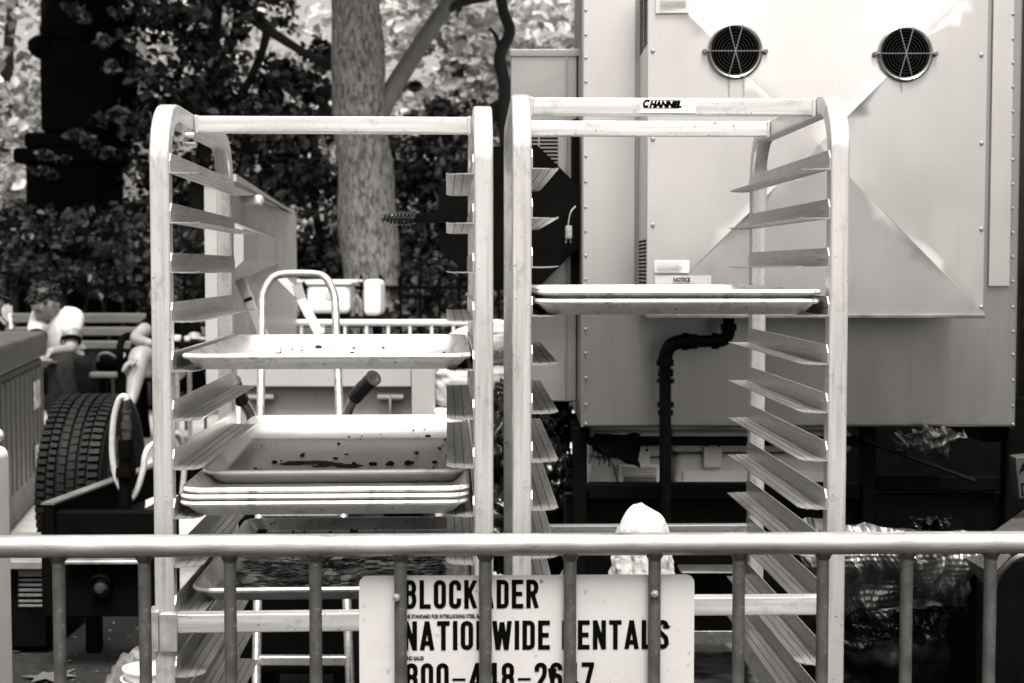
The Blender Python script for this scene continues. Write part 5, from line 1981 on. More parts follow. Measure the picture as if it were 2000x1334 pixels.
# ================================================================== PEOPLE
def skin(name, verts, edges, m, parent, sub=2, root=0):
    """Continuous limbed surface grown round a skeleton: verts = [(Vector, radius)]."""
    me = bpy.data.meshes.new(name)
    org = parent.location if parent else Vector((0, 0, 0))
    me.from_pydata([tuple(Vector(v) - org) for (v, r) in verts], edges, [])
    o = link(name, me, parent)
    md = o.modifiers.new('skin', 'SKIN')
    md.use_smooth_shade = True
    lay = me.skin_vertices[0].data if me.skin_vertices else None
    if lay is None:
        bpy.context.view_layer.objects.active = o
        lay = me.skin_vertices[0].data
    for i, (v, r) in enumerate(verts):
        lay[i].radius = (r, r) if not isinstance(r, tuple) else r
        lay[i].use_root = (i == root)
    s = o.modifiers.new('subsurf', 'SUBSURF')
    s.levels = sub
    s.render_levels = sub
    me.materials.append(m)
    return o


def ell(c, rx, ry, rz, rot=None, seed=0, amp=0.0, freq=3, sub=4):
    vv, ff = blob(rx, ry, rz, seed, amp, freq, sub)
    M_ = Matrix.Translation(Vector(c)) @ (rot.to_matrix().to_4x4() if rot else Matrix.Identity(4))
    return vv, ff, M_


# ---- person in white ringer shirt, hunched over, writing
D0 = 8.95
pz = 0.342
p1 = thing('person', 'person with short dark hair in white ringer t-shirt and dark jeans hunched on bench', 'person', (P(120, 735, D0).x, D0, pz), 0)
head = P(92, 594, D0 - 0.12)
neck = P(113, 606, D0 - 0.02)
chest = P(112, 636, D0 - 0.02)
waist = P(128, 690, D0 + 0.06)
pel = P(134, 716, D0 + 0.10)
shL, shR = P(76, 622, D0 - 0.05), P(140, 622, D0 - 0.06)
elL, elR = P(70, 675, D0 - 0.22), P(138, 684, D0 - 0.16)
haL, haR = P(86, 692, D0 - 0.42), P(94, 688, D0 - 0.42)
hipL, hipR = P(118, 722, D0 + 0.04), P(150, 722, D0 + 0.05)
knL, knR = P(92, 708, D0 - 0.46), P(118, 706, D0 - 0.44)
anL = Vector((knL.x + 0.05, D0 - 0.36, pz + 0.09))
anR = Vector((knR.x + 0.06, D0 - 0.34, pz + 0.09))
toL, toR = anL + Vector((-0.03, -0.19, -0.05)), anR + Vector((-0.03, -0.19, -0.05))
V = [(pel, 0.13), (waist, 0.115), (chest, 0.125), (neck, 0.055), (P(103, 601, D0 - 0.06), 0.048),
     (shL, 0.062), (elL, 0.043), (haL, 0.030), (shR, 0.062), (elR, 0.043), (haR, 0.030),
     (hipL, 0.085), (knL, 0.062), (anL, 0.042), (toL, 0.035), (hipR, 0.085), (knR, 0.062), (anR, 0.042), (toR, 0.035)]
E = [(0, 1), (1, 2), (2, 3), (3, 4), (2, 5), (5, 6), (6, 7), (2, 8), (8, 9), (9, 10), (0, 11), (11, 12), (12, 13), (13, 14), (0, 15), (15, 16), (16, 17), (17, 18)]
skin('body', V, E, M_SKIN, p1)
# head with face turned down and towards the left
face_dir = Vector((-0.55, -0.55, -0.62)).normalized()
rot = face_dir.to_track_quat('-Y', 'Z')


def headset(parent, c, rot, s=1.0, hair_style='short'):
    """Skull with nose, brow, mouth, ears and hair; -Y of the local frame is the face."""
    M_ = Matrix.Translation(c) @ rot.to_matrix().to_4x4() @ Matrix.Scale(s, 4)
    k = MB()
    bm = bmesh.new()
    bmesh.ops.create_icosphere(bm, subdivisions=4, radius=1)
    for v in bm.verts:
        q = v.co.copy()
        x, y, z = q.x * 0.075, q.y * 0.097, q.z * 0.115
        if q.z < 0:
            x *= 1 + 0.28 * q.z * (0.6 if q.y > 0 else 1)
            y = y * (1 + 0.12 * q.z) - 0.012 * (-q.z)
        if q.y < -0.5:
            nb = math.exp(-((x / 0.013) ** 2)) * math.exp(-(((z + 0.022) / 0.022) ** 2))
            y -= 0.022 * nb
            eye = math.exp(-(((abs(x) - 0.031) / 0.016) ** 2)) * math.exp(-(((z - 0.006) / 0.013) ** 2))
            y += 0.011 * eye
            mo = math.exp(-((x / 0.024) ** 2)) * math.exp(-(((z + 0.062) / 0.006) ** 2))
            y += 0.004 * mo - 0.005 * math.exp(-((x / 0.026) ** 2)) * math.exp(-(((z + 0.054) / 0.006) ** 2))
            y -= 0.004 * math.exp(-(((z - 0.028) / 0.010) ** 2))
        v.co = Vector((x, y, z))
    bm.verts.index_update()
    k.add([v.co.copy() for v in bm.verts], [tuple(v.index for v in f.verts) for f in bm.faces], M_)
    bm.free()
    hd = k.build('head', M_SKIN, parent, ang=180)
    for sx in (-1, 1):
        k = MB()
        vv, ff = blob(0.010, 0.020, 0.030, 1, 0.05, 2, 2)
        k.add(vv, ff, M_ @ Matrix.Translation((sx * 0.078, 0.012, -0.006)))
        k.build('ear', M_SKIN, hd, ang=180)
        k = MB()
        vv, ff = blob(0.012, 0.005, 0.006, 1, 0.0, 2, 2)
        k.add(vv, ff, M_ @ Matrix.Translation((sx * 0.031, -0.079, 0.006)))
        k.build('eye', M_BLACK, hd, ang=180)
        k = MB()
        vv, ff = blob(0.017, 0.005, 0.0035, 1, 0.0, 2, 2)
        k.add(vv, ff, M_ @ Matrix.Translation((sx * 0.032, -0.088, 0.026)))
        k.build('eyebrow', M_HAIR, hd, ang=180)
    k = MB()
    vv, ff = blob(0.020, 0.004, 0.004, 1, 0.0, 2, 2)
    k.add(vv, ff, M_ @ Matrix.Translation((0, -0.083, -0.060)))
    k.build('mouth', mat('lip', 0.22, rough=0.5), hd, ang=180)
    # hair cap made of tufts
    k = MB()
    vv, ff = blob(0.088, 0.108, 0.122, 3, 0.10, 4, 4)
    out, keep = [], []
    for v in vv:
        v = v.copy()
        low = -0.02 if v.y > 0.0 else 0.045 + 0.15 * max(0, -v.y - 0.03)
        if hair_style == 'long':
            low = -0.13 if v.y > -0.03 else 0.05
        if v.z < low:
            t = 0.80
            v.x *= t
            v.y *= t if v.y < 0 else 0.95
        out.append(v + Vector((0, 0.012, 0.012)))
    k.add(out, ff, M_)
    rnd = random.Random(3)
    for i in range(150):
        a, e = rnd.uniform(0, 2 * math.pi), rnd.uniform(0.05, 1.45)
        d = Vector((math.cos(a) * math.cos(e), math.sin(a) * math.cos(e), math.sin(e)))
        if d.y < -0.45 and d.z < 0.5:
            continue
        b0_ = Vector((d.x * 0.080, d.y * 0.100 + 0.012, d.z * 0.116 + 0.012))
        tip = b0_ + d * rnd.uniform(0.012, 0.030) + Vector((rnd.uniform(-0.02, 0.02), rnd.uniform(-0.03, 0.01), rnd.uniform(-0.03, 0.0)))
        k.tube([M_ @ b0_, M_ @ (b0_.lerp(tip, 0.6) + d * 0.006), M_ @ tip], 0.012 * s, 5, scales=[1, 0.7, 0.15])
    k.build('hair', M_HAIR, hd, ang=180)
    return hd


headset(p1, head, rot, 1.0)
# shirt
k_sl = (shR * 0.35 + elR * 0.65)
k_slL = (shL * 0.35 + elL * 0.65)
V = [(P(136, 712, D0 + 0.09), 0.145), (waist, 0.135), (P(118, 660, D0), 0.142), (chest, 0.140), (P(112, 612, D0 - 0.01), 0.075),
     (shL, 0.078), (k_slL, 0.062), (shR, 0.080), (k_sl, 0.066)]
E = [(0, 1), (1, 2), (2, 3), (3, 4), (3, 5), (5, 6), (3, 7), (7, 8)]
sh_ = skin('t_shirt', V, E, M_CLOTH_W, p1)
k = MB()
k.tube([P(113, 609, D0 - 0.015) + Vector((0.088 * math.cos(a), 0.085 * math.sin(a) - 0.012, 0.045 * math.cos(a) - 0.02 + 0.03 * math.sin(a))) for a in [2 * math.pi * i / 24 for i in range(24)]], 0.013, 6, closed=True, up=(0, 0, 1))
k.build('collar', M_CLOTH_B, p1)
for (a_, b2) in ((shR, elR), (shL, elL)):
    d = (b2 - a_).normalized()
    c = a_ * 0.30 + b2 * 0.70
    k = MB()
    k.lathe([(0.058, -0.016), (0.064, -0.014), (0.064, 0.012), (0.056, 0.014)], c, d, 20)
    k.build('sleeve_band', M_CLOTH_B, p1)
# print on chest: a faint line
k = MB()
pc = P(96, 637, D0 - 0.165)
k.box((pc.x - 0.045, pc.y, pc.z - 0.004), (pc.x + 0.045, pc.y + 0.004, pc.z + 0.004))
k.build('chest_print', mat('faint_print', 0.35, rough=0.8), p1, smooth=False)
V = [(pel + Vector((0, 0, -0.01)), 0.138), (hipL, 0.098), (knL, 0.076), (anL + Vector((0, 0, 0.02)), 0.058), (hipR, 0.098), (knR, 0.076), (anR + Vector((0, 0, 0.02)), 0.058)]
skin('jeans', V, [(0, 1), (1, 2), (2, 3), (0, 4), (4, 5), (5, 6)], M_DENIM, p1)
for t in (toL, toR):
    k = MB()
    vv, ff = blob(0.048, 0.13, 0.05, 1, 0.05, 2, 3, flat=0.03)
    k.add(vv, ff, Matrix.Translation(t + Vector((0.01, 0.06, -0.008))))
    k.build('shoe', M_BSTEEL, p1, ang=180)


def hand(parent, c, d, side=1, s=1.0, curl=0.5, m=None):
    """Palm, four unequal bent fingers and a thumb as one skinned surface; d is the finger direction."""
    d = Vector(d).normalized()
    up_ = Vector((0, 0, 1)) if abs(d.z) < 0.8 else Vector((0, -1, 0))
    sx = d.cross(up_).normalized() * side
    dn = -sx.cross(d).normalized() * side
    verts = [(c, 0.022 * s)]
    edges = []
    for f, (off, ln) in enumerate(((-0.024, 0.062), (-0.008, 0.072), (0.009, 0.068), (0.025, 0.054))):
        b0_ = c + d * 0.055 * s + sx * off * s
        k1 = b0_ + d * ln * 0.45 * s + dn * ln * 0.15 * curl * s
        k2 = k1 + d * ln * 0.30 * s + dn * ln * 0.40 * curl * s
        k3 = k2 + d * ln * 0.12 * s + dn * ln * 0.34 * curl * s
        n = len(verts)
        verts += [(b0_, 0.0105 * s), (k1, 0.0092 * s), (k2, 0.0084 * s), (k3, 0.0066 * s)]
        edges += [(0, n), (n, n + 1), (n + 1, n + 2), (n + 2, n + 3)]
    n = len(verts)
    t0 = c + d * 0.012 * s - sx * 0.030 * s
    verts += [(t0, 0.0115 * s), (t0 + d * 0.030 * s - sx * 0.018 * s + dn * 0.006, 0.0095 * s), (t0 + d * 0.052 * s - sx * 0.018 * s + dn * 0.012, 0.0072 * s)]
    edges += [(0, n), (n, n + 1), (n + 1, n + 2)]
    return skin('hand', verts, edges, m or M_SKIN, parent, 2)


hand(p1, haR, (-0.5, -0.75, -0.35), 1, 0.95, 0.7)
hand(p1, haL, (0.3, -0.85, -0.3), -1, 0.95, 0.7)
# notebook on the lap
nb = MB()
nbc = (haL + haR) / 2 + Vector((-0.02, -0.08, -0.045))
nb.rbox((-0.10, -0.07, -0.006), (0.10, 0.07, 0.006), 0.002, 1, Matrix.Translation(nbc) @ Matrix.Rotation(R(-12), 4, 'X'))
o = nb.build('notebook', mat('notebook_grey', 0.15, rough=0.7))
tag(o, 'open notebook on the lap of the person in the white shirt', 'notebook')

# ---- second person at the picture edge: dark top, holding a pale cup
D2 = 8.9
p2 = thing('person', 'person in dark top at the picture edge holding up a white pen', 'person', (P(-35, 735, D2).x, D2, pz), 0)
h2 = P(-16, 594, D2 - 0.08)
c2_ = P(-28, 650, D2)
pe2 = P(-30, 716, D2 + 0.08)
s2R, s2L = P(-2, 636, D2), P(-62, 636, D2)
e2R, e2L = P(14, 676, D2 - 0.2), P(-70, 690, D2 - 0.1)
ha2R, ha2L = P(22, 634, D2 - 0.40), P(-40, 700, D2 - 0.35)
kn2L, kn2R = P(-48, 708, D2 - 0.45), P(-12, 708, D2 - 0.45)
an2L, an2R = Vector((kn2L.x, D2 - 0.4, pz + 0.09)), Vector((kn2R.x, D2 - 0.4, pz + 0.09))
V = [(pe2, 0.12), (P(-28, 690, D2 + 0.05), 0.105), (c2_, 0.115), (P(-24, 625, D2), 0.05), (P(-18, 612, D2 - 0.04), 0.045),
     (s2R, 0.055), (e2R, 0.04), (ha2R, 0.028), (s2L, 0.055), (e2L, 0.04), (ha2L, 0.028),
     (P(-42, 720, D2), 0.085), (kn2L, 0.06), (an2L, 0.04), (an2L + Vector((0, -0.18, -0.05)), 0.035), (P(-16, 720, D2), 0.085), (kn2R, 0.06), (an2R, 0.04), (an2R + Vector((0, -0.18, -0.05)), 0.035)]
skin('body', V, [(0, 1), (1, 2), (2, 3), (3, 4), (2, 5), (5, 6), (6, 7), (2, 8), (8, 9), (9, 10), (0, 11), (11, 12), (12, 13), (13, 14), (0, 15), (15, 16), (16, 17), (17, 18)], M_SKIN, p2)
headset(p2, h2, Vector((0.35, -0.85, -0.35)).normalized().to_track_quat('-Y', 'Z'), 1.0, 'long')
V = [(pe2, 0.135), (P(-28, 690, D2 + 0.05), 0.12), (c2_, 0.13), (P(-25, 630, D2), 0.07), (s2R, 0.068), (e2R, 0.052), ((e2R * 0.3 + ha2R * 0.7), 0.042), (s2L, 0.068), (e2L, 0.052), (e2L * 0.3 + ha2L * 0.7, 0.04)]
skin('dark_top', V, [(0, 1), (1, 2), (2, 3), (2, 4), (4, 5), (5, 6), (2, 7), (7, 8), (8, 9)], M_CLOTH_B, p2)
V = [(pe2, 0.13), (P(-42, 720, D2), 0.095), (kn2L, 0.072), (an2L, 0.055), (P(-16, 720, D2), 0.095), (kn2R, 0.072), (an2R, 0.055)]
skin('trousers', V, [(0, 1), (1, 2), (2, 3), (0, 4), (4, 5), (5, 6)], M_DENIM, p2)
hand(p2, ha2R, (-0.25, -0.2, 0.9), 1, 1.0, 0.9)
hand(p2, ha2L, (0.3, -0.9, -0.2), -1, 1.0, 0.6)
k = MB()
k.cyl(P(22, 642, D2 - 0.46), P(19, 612, D2 - 0.47), 0.010, 10)
o = k.build('white_pen', M_WHITEP)
tag(o, 'short white pen held in a raised hand above the grey bin', 'pen')

# ---- third person, mostly behind the rack post: dark top, bare crossed legs
D3 = 8.7
p3 = thing('person', 'person with bare crossed legs seated mostly behind the rack post', 'person', (P(335, 735, D3).x, D3, pz), 0)
pe3, w3, ch3 = P(345, 715, D3 + 0.2), P(340, 685, D3 + 0.18), P(335, 640, D3 + 0.15)
h3 = P(322, 578, D3 + 0.02)
s3a, s3b = P(303, 628, D3 + 0.12), P(372, 630, D3 + 0.15)
e3a, e3b = P(262, 662, D3 - 0.12), P(385, 690, D3)
ha3a, ha3b = P(296, 672, D3 - 0.30), P(330, 700, D3 - 0.3)
hp3a, hp3b = P(335, 722, D3 + 0.1), P(358, 722, D3 + 0.1)
kn3a = P(272, 690, D3 - 0.35)
an3a = P(258, 778, D3 - 0.50)
kn3b = P(318, 716, D3 - 0.34)
an3b = Vector((P(325, 800, D3 - 0.4).x, D3 - 0.30, pz + 0.09))
toe3a = an3a + Vector((-0.02, -0.14, -0.10))
toe3b = an3b + Vector((-0.03, -0.19, -0.05))
V = [(pe3, 0.13), (w3, 0.11), (ch3, 0.12), (P(330, 606, D3 + 0.1), 0.05), (P(326, 595, D3 + 0.06), 0.045), (s3a, 0.058), (e3a, 0.040), (ha3a, 0.028), (s3b, 0.058), (e3b, 0.04), (ha3b, 0.028),
     (hp3a, 0.09), (kn3a, 0.066), (kn3a * 0.55 + an3a * 0.45, 0.058), (an3a, 0.034), (toe3a, 0.032), (hp3b, 0.09), (kn3b, 0.066), (kn3b * 0.6 + an3b * 0.4, 0.056), (an3b, 0.036), (toe3b, 0.034)]
skin('body', V, [(0, 1), (1, 2), (2, 3), (3, 4), (2, 5), (5, 6), (6, 7), (2, 8), (8, 9), (9, 10), (0, 11), (11, 12), (12, 13), (13, 14), (14, 15), (0, 16), (16, 17), (17, 18), (18, 19), (19, 20)], M_SKIN, p3)
headset(p3, h3, Vector((-0.6, -0.7, -0.3)).normalized().to_track_quat('-Y', 'Z'), 1.0, 'long')
V = [(pe3, 0.14), (w3, 0.125), (ch3, 0.132), (P(330, 612, D3 + 0.1), 0.07), (s3a, 0.070), (s3a * 0.45 + e3a * 0.55, 0.056), (s3b, 0.07), (s3b * 0.45 + e3b * 0.55, 0.056)]
skin('dark_top', V, [(0, 1), (1, 2), (2, 3), (2, 4), (4, 5), (2, 6), (6, 7)], M_CLOTH_B, p3)
V = [(pe3, 0.138), (hp3a, 0.10), (hp3a * 0.55 + kn3a * 0.45, 0.085), (hp3b, 0.10), (hp3b * 0.55 + kn3b * 0.45, 0.085)]
skin('dark_shorts', V, [(0, 1), (1, 2), (0, 3), (3, 4)], M_CLOTH_B, p3)
hand(p3, P(268, 700, D3 - 0.44), (-0.75, -0.4, -0.45), 1, 0.95, 0.5)
hand(p3, ha3b, (-0.6, -0.6, -0.3), -1, 0.95, 0.6)
k = MB()
vv, ff = blob(0.045, 0.12, 0.04, 2, 0.05, 2, 3)
k.add(vv, ff, Matrix.Translation(toe3a + Vector((0, 0.03, -0.02))) @ Matrix.Rotation(R(-30), 4, 'X'))
k.build('shoe', M_BSTEEL, p3, ang=180)
k = MB()
vv, ff = blob(0.045, 0.12, 0.045, 2, 0.05, 2, 3, flat=0.03)
k.add(vv, ff, Matrix.Translation(toe3b + Vector((0.01, 0.05, -0.012))))
k.build('shoe', M_BSTEEL, p3, ang=180)

# dark shoulder bag on the bench between them, with pale key tag
vv, ff = blob(0.16, 0.08, 0.075, 6, 0.15, 2.5, 3, flat=0.06)
k = MB()
k.add(vv, ff, Matrix.Translation((P(212, 710, BEN_Y).x, BEN_Y - 0.08, BSEAT + 0.058)))
o = k.build('shoulder_bag', M_CLOTH_B, ang=180)
tag(o, 'dark shoulder bag lying on the bench between the sitters', 'bag')
k = MB()
k.tube(spline([P(190, 705, 9.0), P(196, 692, 8.98), P(212, 690, 8.98), P(228, 700, 9.0)], 5), 0.010, 6)
k.build('strap', mat('strap_grey', 0.08, rough=0.7), o)
k = MB()
kc = P(239, 700, 8.98)
k.tube([kc + Vector((-0.012, 0, 0.035)), kc + Vector((-0.014, 0, 0.015)), kc, kc + Vector((0.014, 0, 0.015)), kc + Vector((0.012, 0, 0.035))], 0.006, 6)
k.cyl(kc, kc + Vector((-0.006, 0, -0.045)), 0.006, 6)
k.build('key_tag', M_WHITEP, o)

# table with small items, seen between the rack runners
TBY2 = 7.4
ft = thing('folding_table', 'dark folding table with small items seen through the rack runners', 'table', (P(385, 700, TBY2).x, TBY2, 0.342), 0)
ztb = P(380, 668, TBY2).z
k = MB()
k.rbox((P(338, 668, TBY2).x, TBY2, ztb - 0.03), (P(432, 668, TBY2).x, TBY2 + 0.35, ztb), 0.004, 1)
k.build('table_top', M_BSTEEL, ft)
for (x) in (342, 428):
    for dy in (0.03, 0.32):
        k = MB()
        k.cyl((P(x, 668, TBY2).x, TBY2 + dy, 0.343), (P(x, 668, TBY2).x, TBY2 + dy, ztb - 0.03), 0.012, 8)
        k.build('leg', M_GALV, ft)
for (x, h_, r_, nm, lb, mm) in ((347, 0.030, 0.022, 'white_cup', 'small white cup on the dark folding table', M_WHITEP), (358, 0.085, 0.010, 'dark_bottle', 'thin dark bottle on the folding table', M_BSTEEL), (366, 0.024, 0.018, 'salt_jar', 'squat pale jar beside the thin dark bottle', M_WHITEP), (397, 0.020, 0.030, 'pale_bowl', 'pale bowl at the far end of the folding table', M_PAINT)):
    k = MB()
    p = P(x, 668, TBY2 + 0.1)
    k.lathe([(0.0001, 0.0), (r_ * 0.8, 0.0), (r_, h_ * 0.5), (r_ * 0.95, h_), (r_ * 0.6, h_ * 1.02), (0.0001, h_ * 1.0)], (p.x, TBY2 + 0.1, ztb + 0.001), (0, 0, 1), 16)
    o = k.build(nm, mm)
    tag(o, lb, nm.split('_')[1])

# ================================================================== IRON FENCE
FYD = 10.0
fc = thing('iron_fence', 'black iron picket fence with spear tips behind the benches', 'fence', (-1.5, FYD, 0.342), 0)
z_top = P(800, 562, FYD).z
z_tip = P(800, 540, FYD).z
x0f, x1f = -5.2, 1.6
for z in (z_top, 0.50):
    k = MB()
    k.box((x0f, FYD - 0.012, z - 0.014), (x1f, FYD + 0.012, z + 0.014))
    k.build('fence_rail', M_IRON, fc, smooth=False)
pk = MB()
pk.cyl((0, 0, 0.34), (0, 0, z_top + 0.03), 0.010, 8)
pk.lathe([(0.011, 0.0), (0.020, 0.016), (0.012, 0.024), (0.020, 0.036), (0.0005, 0.085)], (0, 0, z_top + 0.02), (0, 0, 1), 8)
pme = pk.mesh('picket', M_IRON)
n_p = int((x1f - x0f) / 0.138)
for i in range(n_p + 1):
    o = link('picket', pme, fc)
    o.matrix_basis = fc.matrix_basis.inverted() @ Matrix.Translation((x0f + 0.138 * i, FYD, 0))
k = MB()
for i in range(n_p):
    if i % 2 == 0:
        continue
    xa = x0f + 0.138 * i
    k.tube([(xa + 0.069 - 0.069 * math.cos(math.pi * t / 8), FYD, z_top - 0.085 + 0.065 * math.sin(math.pi * t / 8)) for t in range(9)], 0.006, 5)
k.build('arch_scroll', M_IRON, fc, kind='stuff')

# ================================================================== MONUMENT
MY = 11.6
mo = thing('monument', 'dark stone monument pedestal carrying a draped seated figure', 'monument', (P(140, 700, MY).x, MY + 0.5, 0.335), 0)
M_STONE = mat('dark_bronze_stone', 0.002, rough=0.7, var=0.5, scale=5, bump=0.3, bscale=14, spec=0.02)


def mblock(nm, x0, x1, y0, y1, d, r=0.01, Y=MY):
    a, b_ = P(x0, y1, Y), P(x1, y0, Y)
    k = MB()
    k.rbox((a.x, Y, a.z), (b_.x, Y + d, b_.z), r, 1)
    return k.build(nm, M_STONE, mo)


a = P(30, 900, MY)
k = MB()
k.rbox((P(35, 500, MY).x, MY - 0.03, 0.335), (P(215, 500, MY).x, MY + 0.8, P(100, 470, MY).z), 0.01, 1)
k.build('plinth', M_STONE, mo)
mblock('die', 52, 192, 318, 471, 0.75)
mblock('recess_frame', 75, 165, 345, 352, 0.02, 0.004, MY - 0.021)
mblock('recess_frame', 158, 165, 353, 420, 0.02, 0.004, MY - 0.021)
mblock('cornice', 24, 205, 288, 318, 0.85, 0.02, MY - 0.05)
mblock('cornice_cap', 46, 196, 258, 288, 0.78, 0.02, MY - 0.02)
mblock('upper_block', 78, 222, 78, 258, 0.70, 0.03)
k = MB()
vv, ff = blob(0.31, 0.28, 0.50, 3, 0.16, 2.2, 4)
k.add(vv, ff, Matrix.Translation(P(155, 30, MY + 0.3)))
vv, ff = blob(0.13, 0.13, 0.16, 4, 0.1, 2.2, 3)
k.add(vv, ff, Matrix.Translation(P(160, -110, MY + 0.3)))
vv, ff = blob(0.12, 0.16, 0.10, 6, 0.15, 2.2, 3)
k.add(vv, ff, Matrix.Translation(P(85, 92, MY + 0.1)))
k.build('figure', M_STONE, mo, ang=180)

# ================================================================== TREES AND SHRUBS
def leaf_cloud(name, blobs, n, size, m, parent, seed, clump=0.35, flat=0.35, yview=True):
    """Leaf-sized folded faces clustered in clumps inside ellipsoids: blobs = [(centre, rx, ry, rz)]."""
    rs = np.random.RandomState(seed)
    vol = np.array([b[1] * b[2] * b[3] for b in blobs]) ** 0.67
    pr_ = vol / vol.sum()
    pos = []
    for bi, b in enumerate(blobs):
        nb = int(n * pr_[bi])
        nc = max(4, nb // 26)
        d = rs.normal(size=(nc, 3))
        d /= np.linalg.norm(d, axis=1)[:, None]
        rad = rs.uniform(0.15, 1.0, nc) ** 0.45
        cc = d * rad[:, None]
        idx = rs.randint(0, nc, nb)
        rmin = min(b[1], b[2], b[3])
        off = rs.normal(size=(nb, 3)) * clump * rmin * 0.40 * np.array([1.2, 1.2, 0.55])
        pos.append(np.array(b[0])[None] + cc[idx] * np.array([b[1], b[2], b[3]])[None] + off)
    pos = np.concatenate(pos)
    N = len(pos)
    sz = size * rs.uniform(0.55, 1.35, N)
    nrm = rs.normal(size=(N, 3)) * np.array([0.8, 0.8, 0.6]) + np.array([0, 0, 0.75])
    nrm /= np.linalg.norm(nrm, axis=1)[:, None]
    t = rs.normal(size=(N, 3))
    t -= nrm * (t * nrm).sum(1)[:, None]
    t /= np.linalg.norm(t, axis=1)[:, None]
    b_ = np.cross(nrm, t)
    L = sz[:, None]
    # six-point leaf folded along its midrib
    v0 = pos - t * L * 0.5
    v1 = pos - t * L * 0.1 + b_ * L * 0.34 + nrm * L * 0.10
    v2 = pos + t * L * 0.28 + b_ * L * 0.22 + nrm * L * 0.06
    v3 = pos + t * L * 0.55 - nrm * L * 0.10
    v4 = pos + t * L * 0.28 - b_ * L * 0.22 + nrm * L * 0.06
    v5 = pos - t * L * 0.1 - b_ * L * 0.34 + nrm * L * 0.10
    V = np.stack([v0, v1, v2, v3, v4, v5], 1).reshape(-1, 3)
    base = (np.arange(N) * 6)[:, None]
    F = np.concatenate([base + np.array([[0, 1, 2, 3]]), base + np.array([[0, 3, 4, 5]])], 1).reshape(-1)
    if parent is not None:
        V = V - np.array(parent.location)[None]
    me = bpy.data.meshes.new(name)
    me.vertices.add(len(V))
    me.vertices.foreach_set('co', V.astype(np.float32).reshape(-1))
    nf = N * 2
    me.loops.add(nf * 4)
    me.loops.foreach_set('vertex_index', F.astype(np.int32))
    me.polygons.add(nf)
    me.polygons.foreach_set('loop_start', np.arange(0, nf * 4, 4, dtype=np.int32))
    me.polygons.foreach_set('loop_total', np.full(nf, 4, dtype=np.int32))
    me.update(calc_edges=True)
    me.validate()
    me.materials.append(m)
    return link(name, me, parent)


M_BARK = mat('dark_bark', 0.012, rough=0.9, var=0.5, scale=12, bump=0.6, bscale=30, stretch=(1, 1, 0.3))
M_PALEBARK = mat('pale_bark', 0.14, rough=0.85, var=0.35, scale=7, bump=0.3, bscale=20)
LF_SHADED = leaf_mat('leaf_shaded', 0.004, 0.24, 0.35)  # shade of the near foliage put into the leaf colour
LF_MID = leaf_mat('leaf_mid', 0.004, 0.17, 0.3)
LF_SUNLIT = leaf_mat('leaf_sunlit', 0.26, 0.85, 0.45)  # sunlight on the far foliage put into the leaf colour


def limb(parent, pts, r0, r1, m, nm='limb', n=14, rough=0.05, seed=0):
    sp_ = spline(pts, 8)
    k = MB()
    cnt = len(sp_)
    k.tube(sp_, 1.0, n, scales=[r0 + (r1 - r0) * i / (cnt - 1) for i in range(cnt)])
    for i, v in enumerate(k.v):
        k.v[i] = v + Vector((1, 1, 0)) * rough * r0 * noise.noise(Vector((v.x * 4, v.y * 4, v.z * 2.2 + seed)))
    return k.build(nm, m, parent, ang=180)


# mottled plane tree: bark plates of three tones
mp_, nt, bs = new_mat('plane_tree_bark')
N_, L_n = nt.nodes, nt.links
tc = N_.new('ShaderNodeTexCoord')
mpp = N_.new('ShaderNodeMapping')
mpp.inputs['Scale'].default_value = (1, 1, 0.38)
L_n.new(tc.outputs['Object'], mpp.inputs[0])
nA = N_.new('ShaderNodeTexNoise')
nA.inputs['Scale'].default_value = 34
nA.inputs['Detail'].default_value = 10
nA.inputs['Roughness'].default_value = 0.72
nA.inputs['Distortion'].default_value = 0.6
L_n.new(mpp.outputs[0], nA.inputs['Vector'])
cr = N_.new('ShaderNodeValToRGB')
cr.color_ramp.elements[0].position = 0.36
cr.color_ramp.elements[0].color = (0.045, 0.045, 0.045, 1)
cr.color_ramp.elements[1].position = 0.62
cr.color_ramp.elements[1].color = (0.27, 0.27, 0.27, 1)
for (ps, vl) in ((0.43, 0.07), (0.47, 0.11), (0.50, 0.17)):
    e = cr.color_ramp.elements.new(ps)
    e.color = (vl, vl, vl, 1)
L_n.new(nA.outputs[0], cr.inputs[0])
L_n.new(cr.outputs[0], bs.inputs['Base Color'])
bs.inputs['Roughness'].default_value = 0.85
bp = N_.new('ShaderNodeBump')
bp.inputs['Strength'].default_value = 0.8
bp.inputs['Distance'].default_value = 0.02
L_n.new(nA.outputs[0], bp.inputs['Height'])
L_n.new(bp.outputs[0], bs.inputs['Normal'])
M_PLANE = mp_

TY1 = 10.9
pt = thing('plane_tree', 'thick plane tree trunk with mottled flaking bark and a rising side limb', 'tree', (P(732, 640, TY1).x, TY1, 0.335), 0)
base = Vector((P(742, 640, TY1).x, TY1, 0.30))
limb(pt, [base + Vector((0.02, 0, 0)), P(734, 640, TY1), P(720, 480, TY1), P(712, 330, TY1), P(703, 190, TY1), P(695, 0, TY1), P(686, -250, TY1), P(690, -600, TY1)], 0.245, 0.165, M_PLANE, 'trunk', 22, 0.12, 2)
limb(pt, [P(728, 260, TY1 + 0.05), P(755, 195, TY1 + 0.1), P(800, 120, TY1 + 0.3), P(862, 25, TY1 + 0.5), P(905, -30, TY1 + 0.6), P(980, -120, TY1 + 0.7)], 0.085, 0.050, M_PALEBARK, 'limb', 12, 0.15, 5)
limb(pt, [P(862, 25, TY1 + 0.5), P(905, 5, TY1 + 0.5), P(965, -8, TY1 + 0.4), P(1060, -40, TY1 + 0.4)], 0.040, 0.020, M_BARK, 'limb', 10, 0.15, 6)
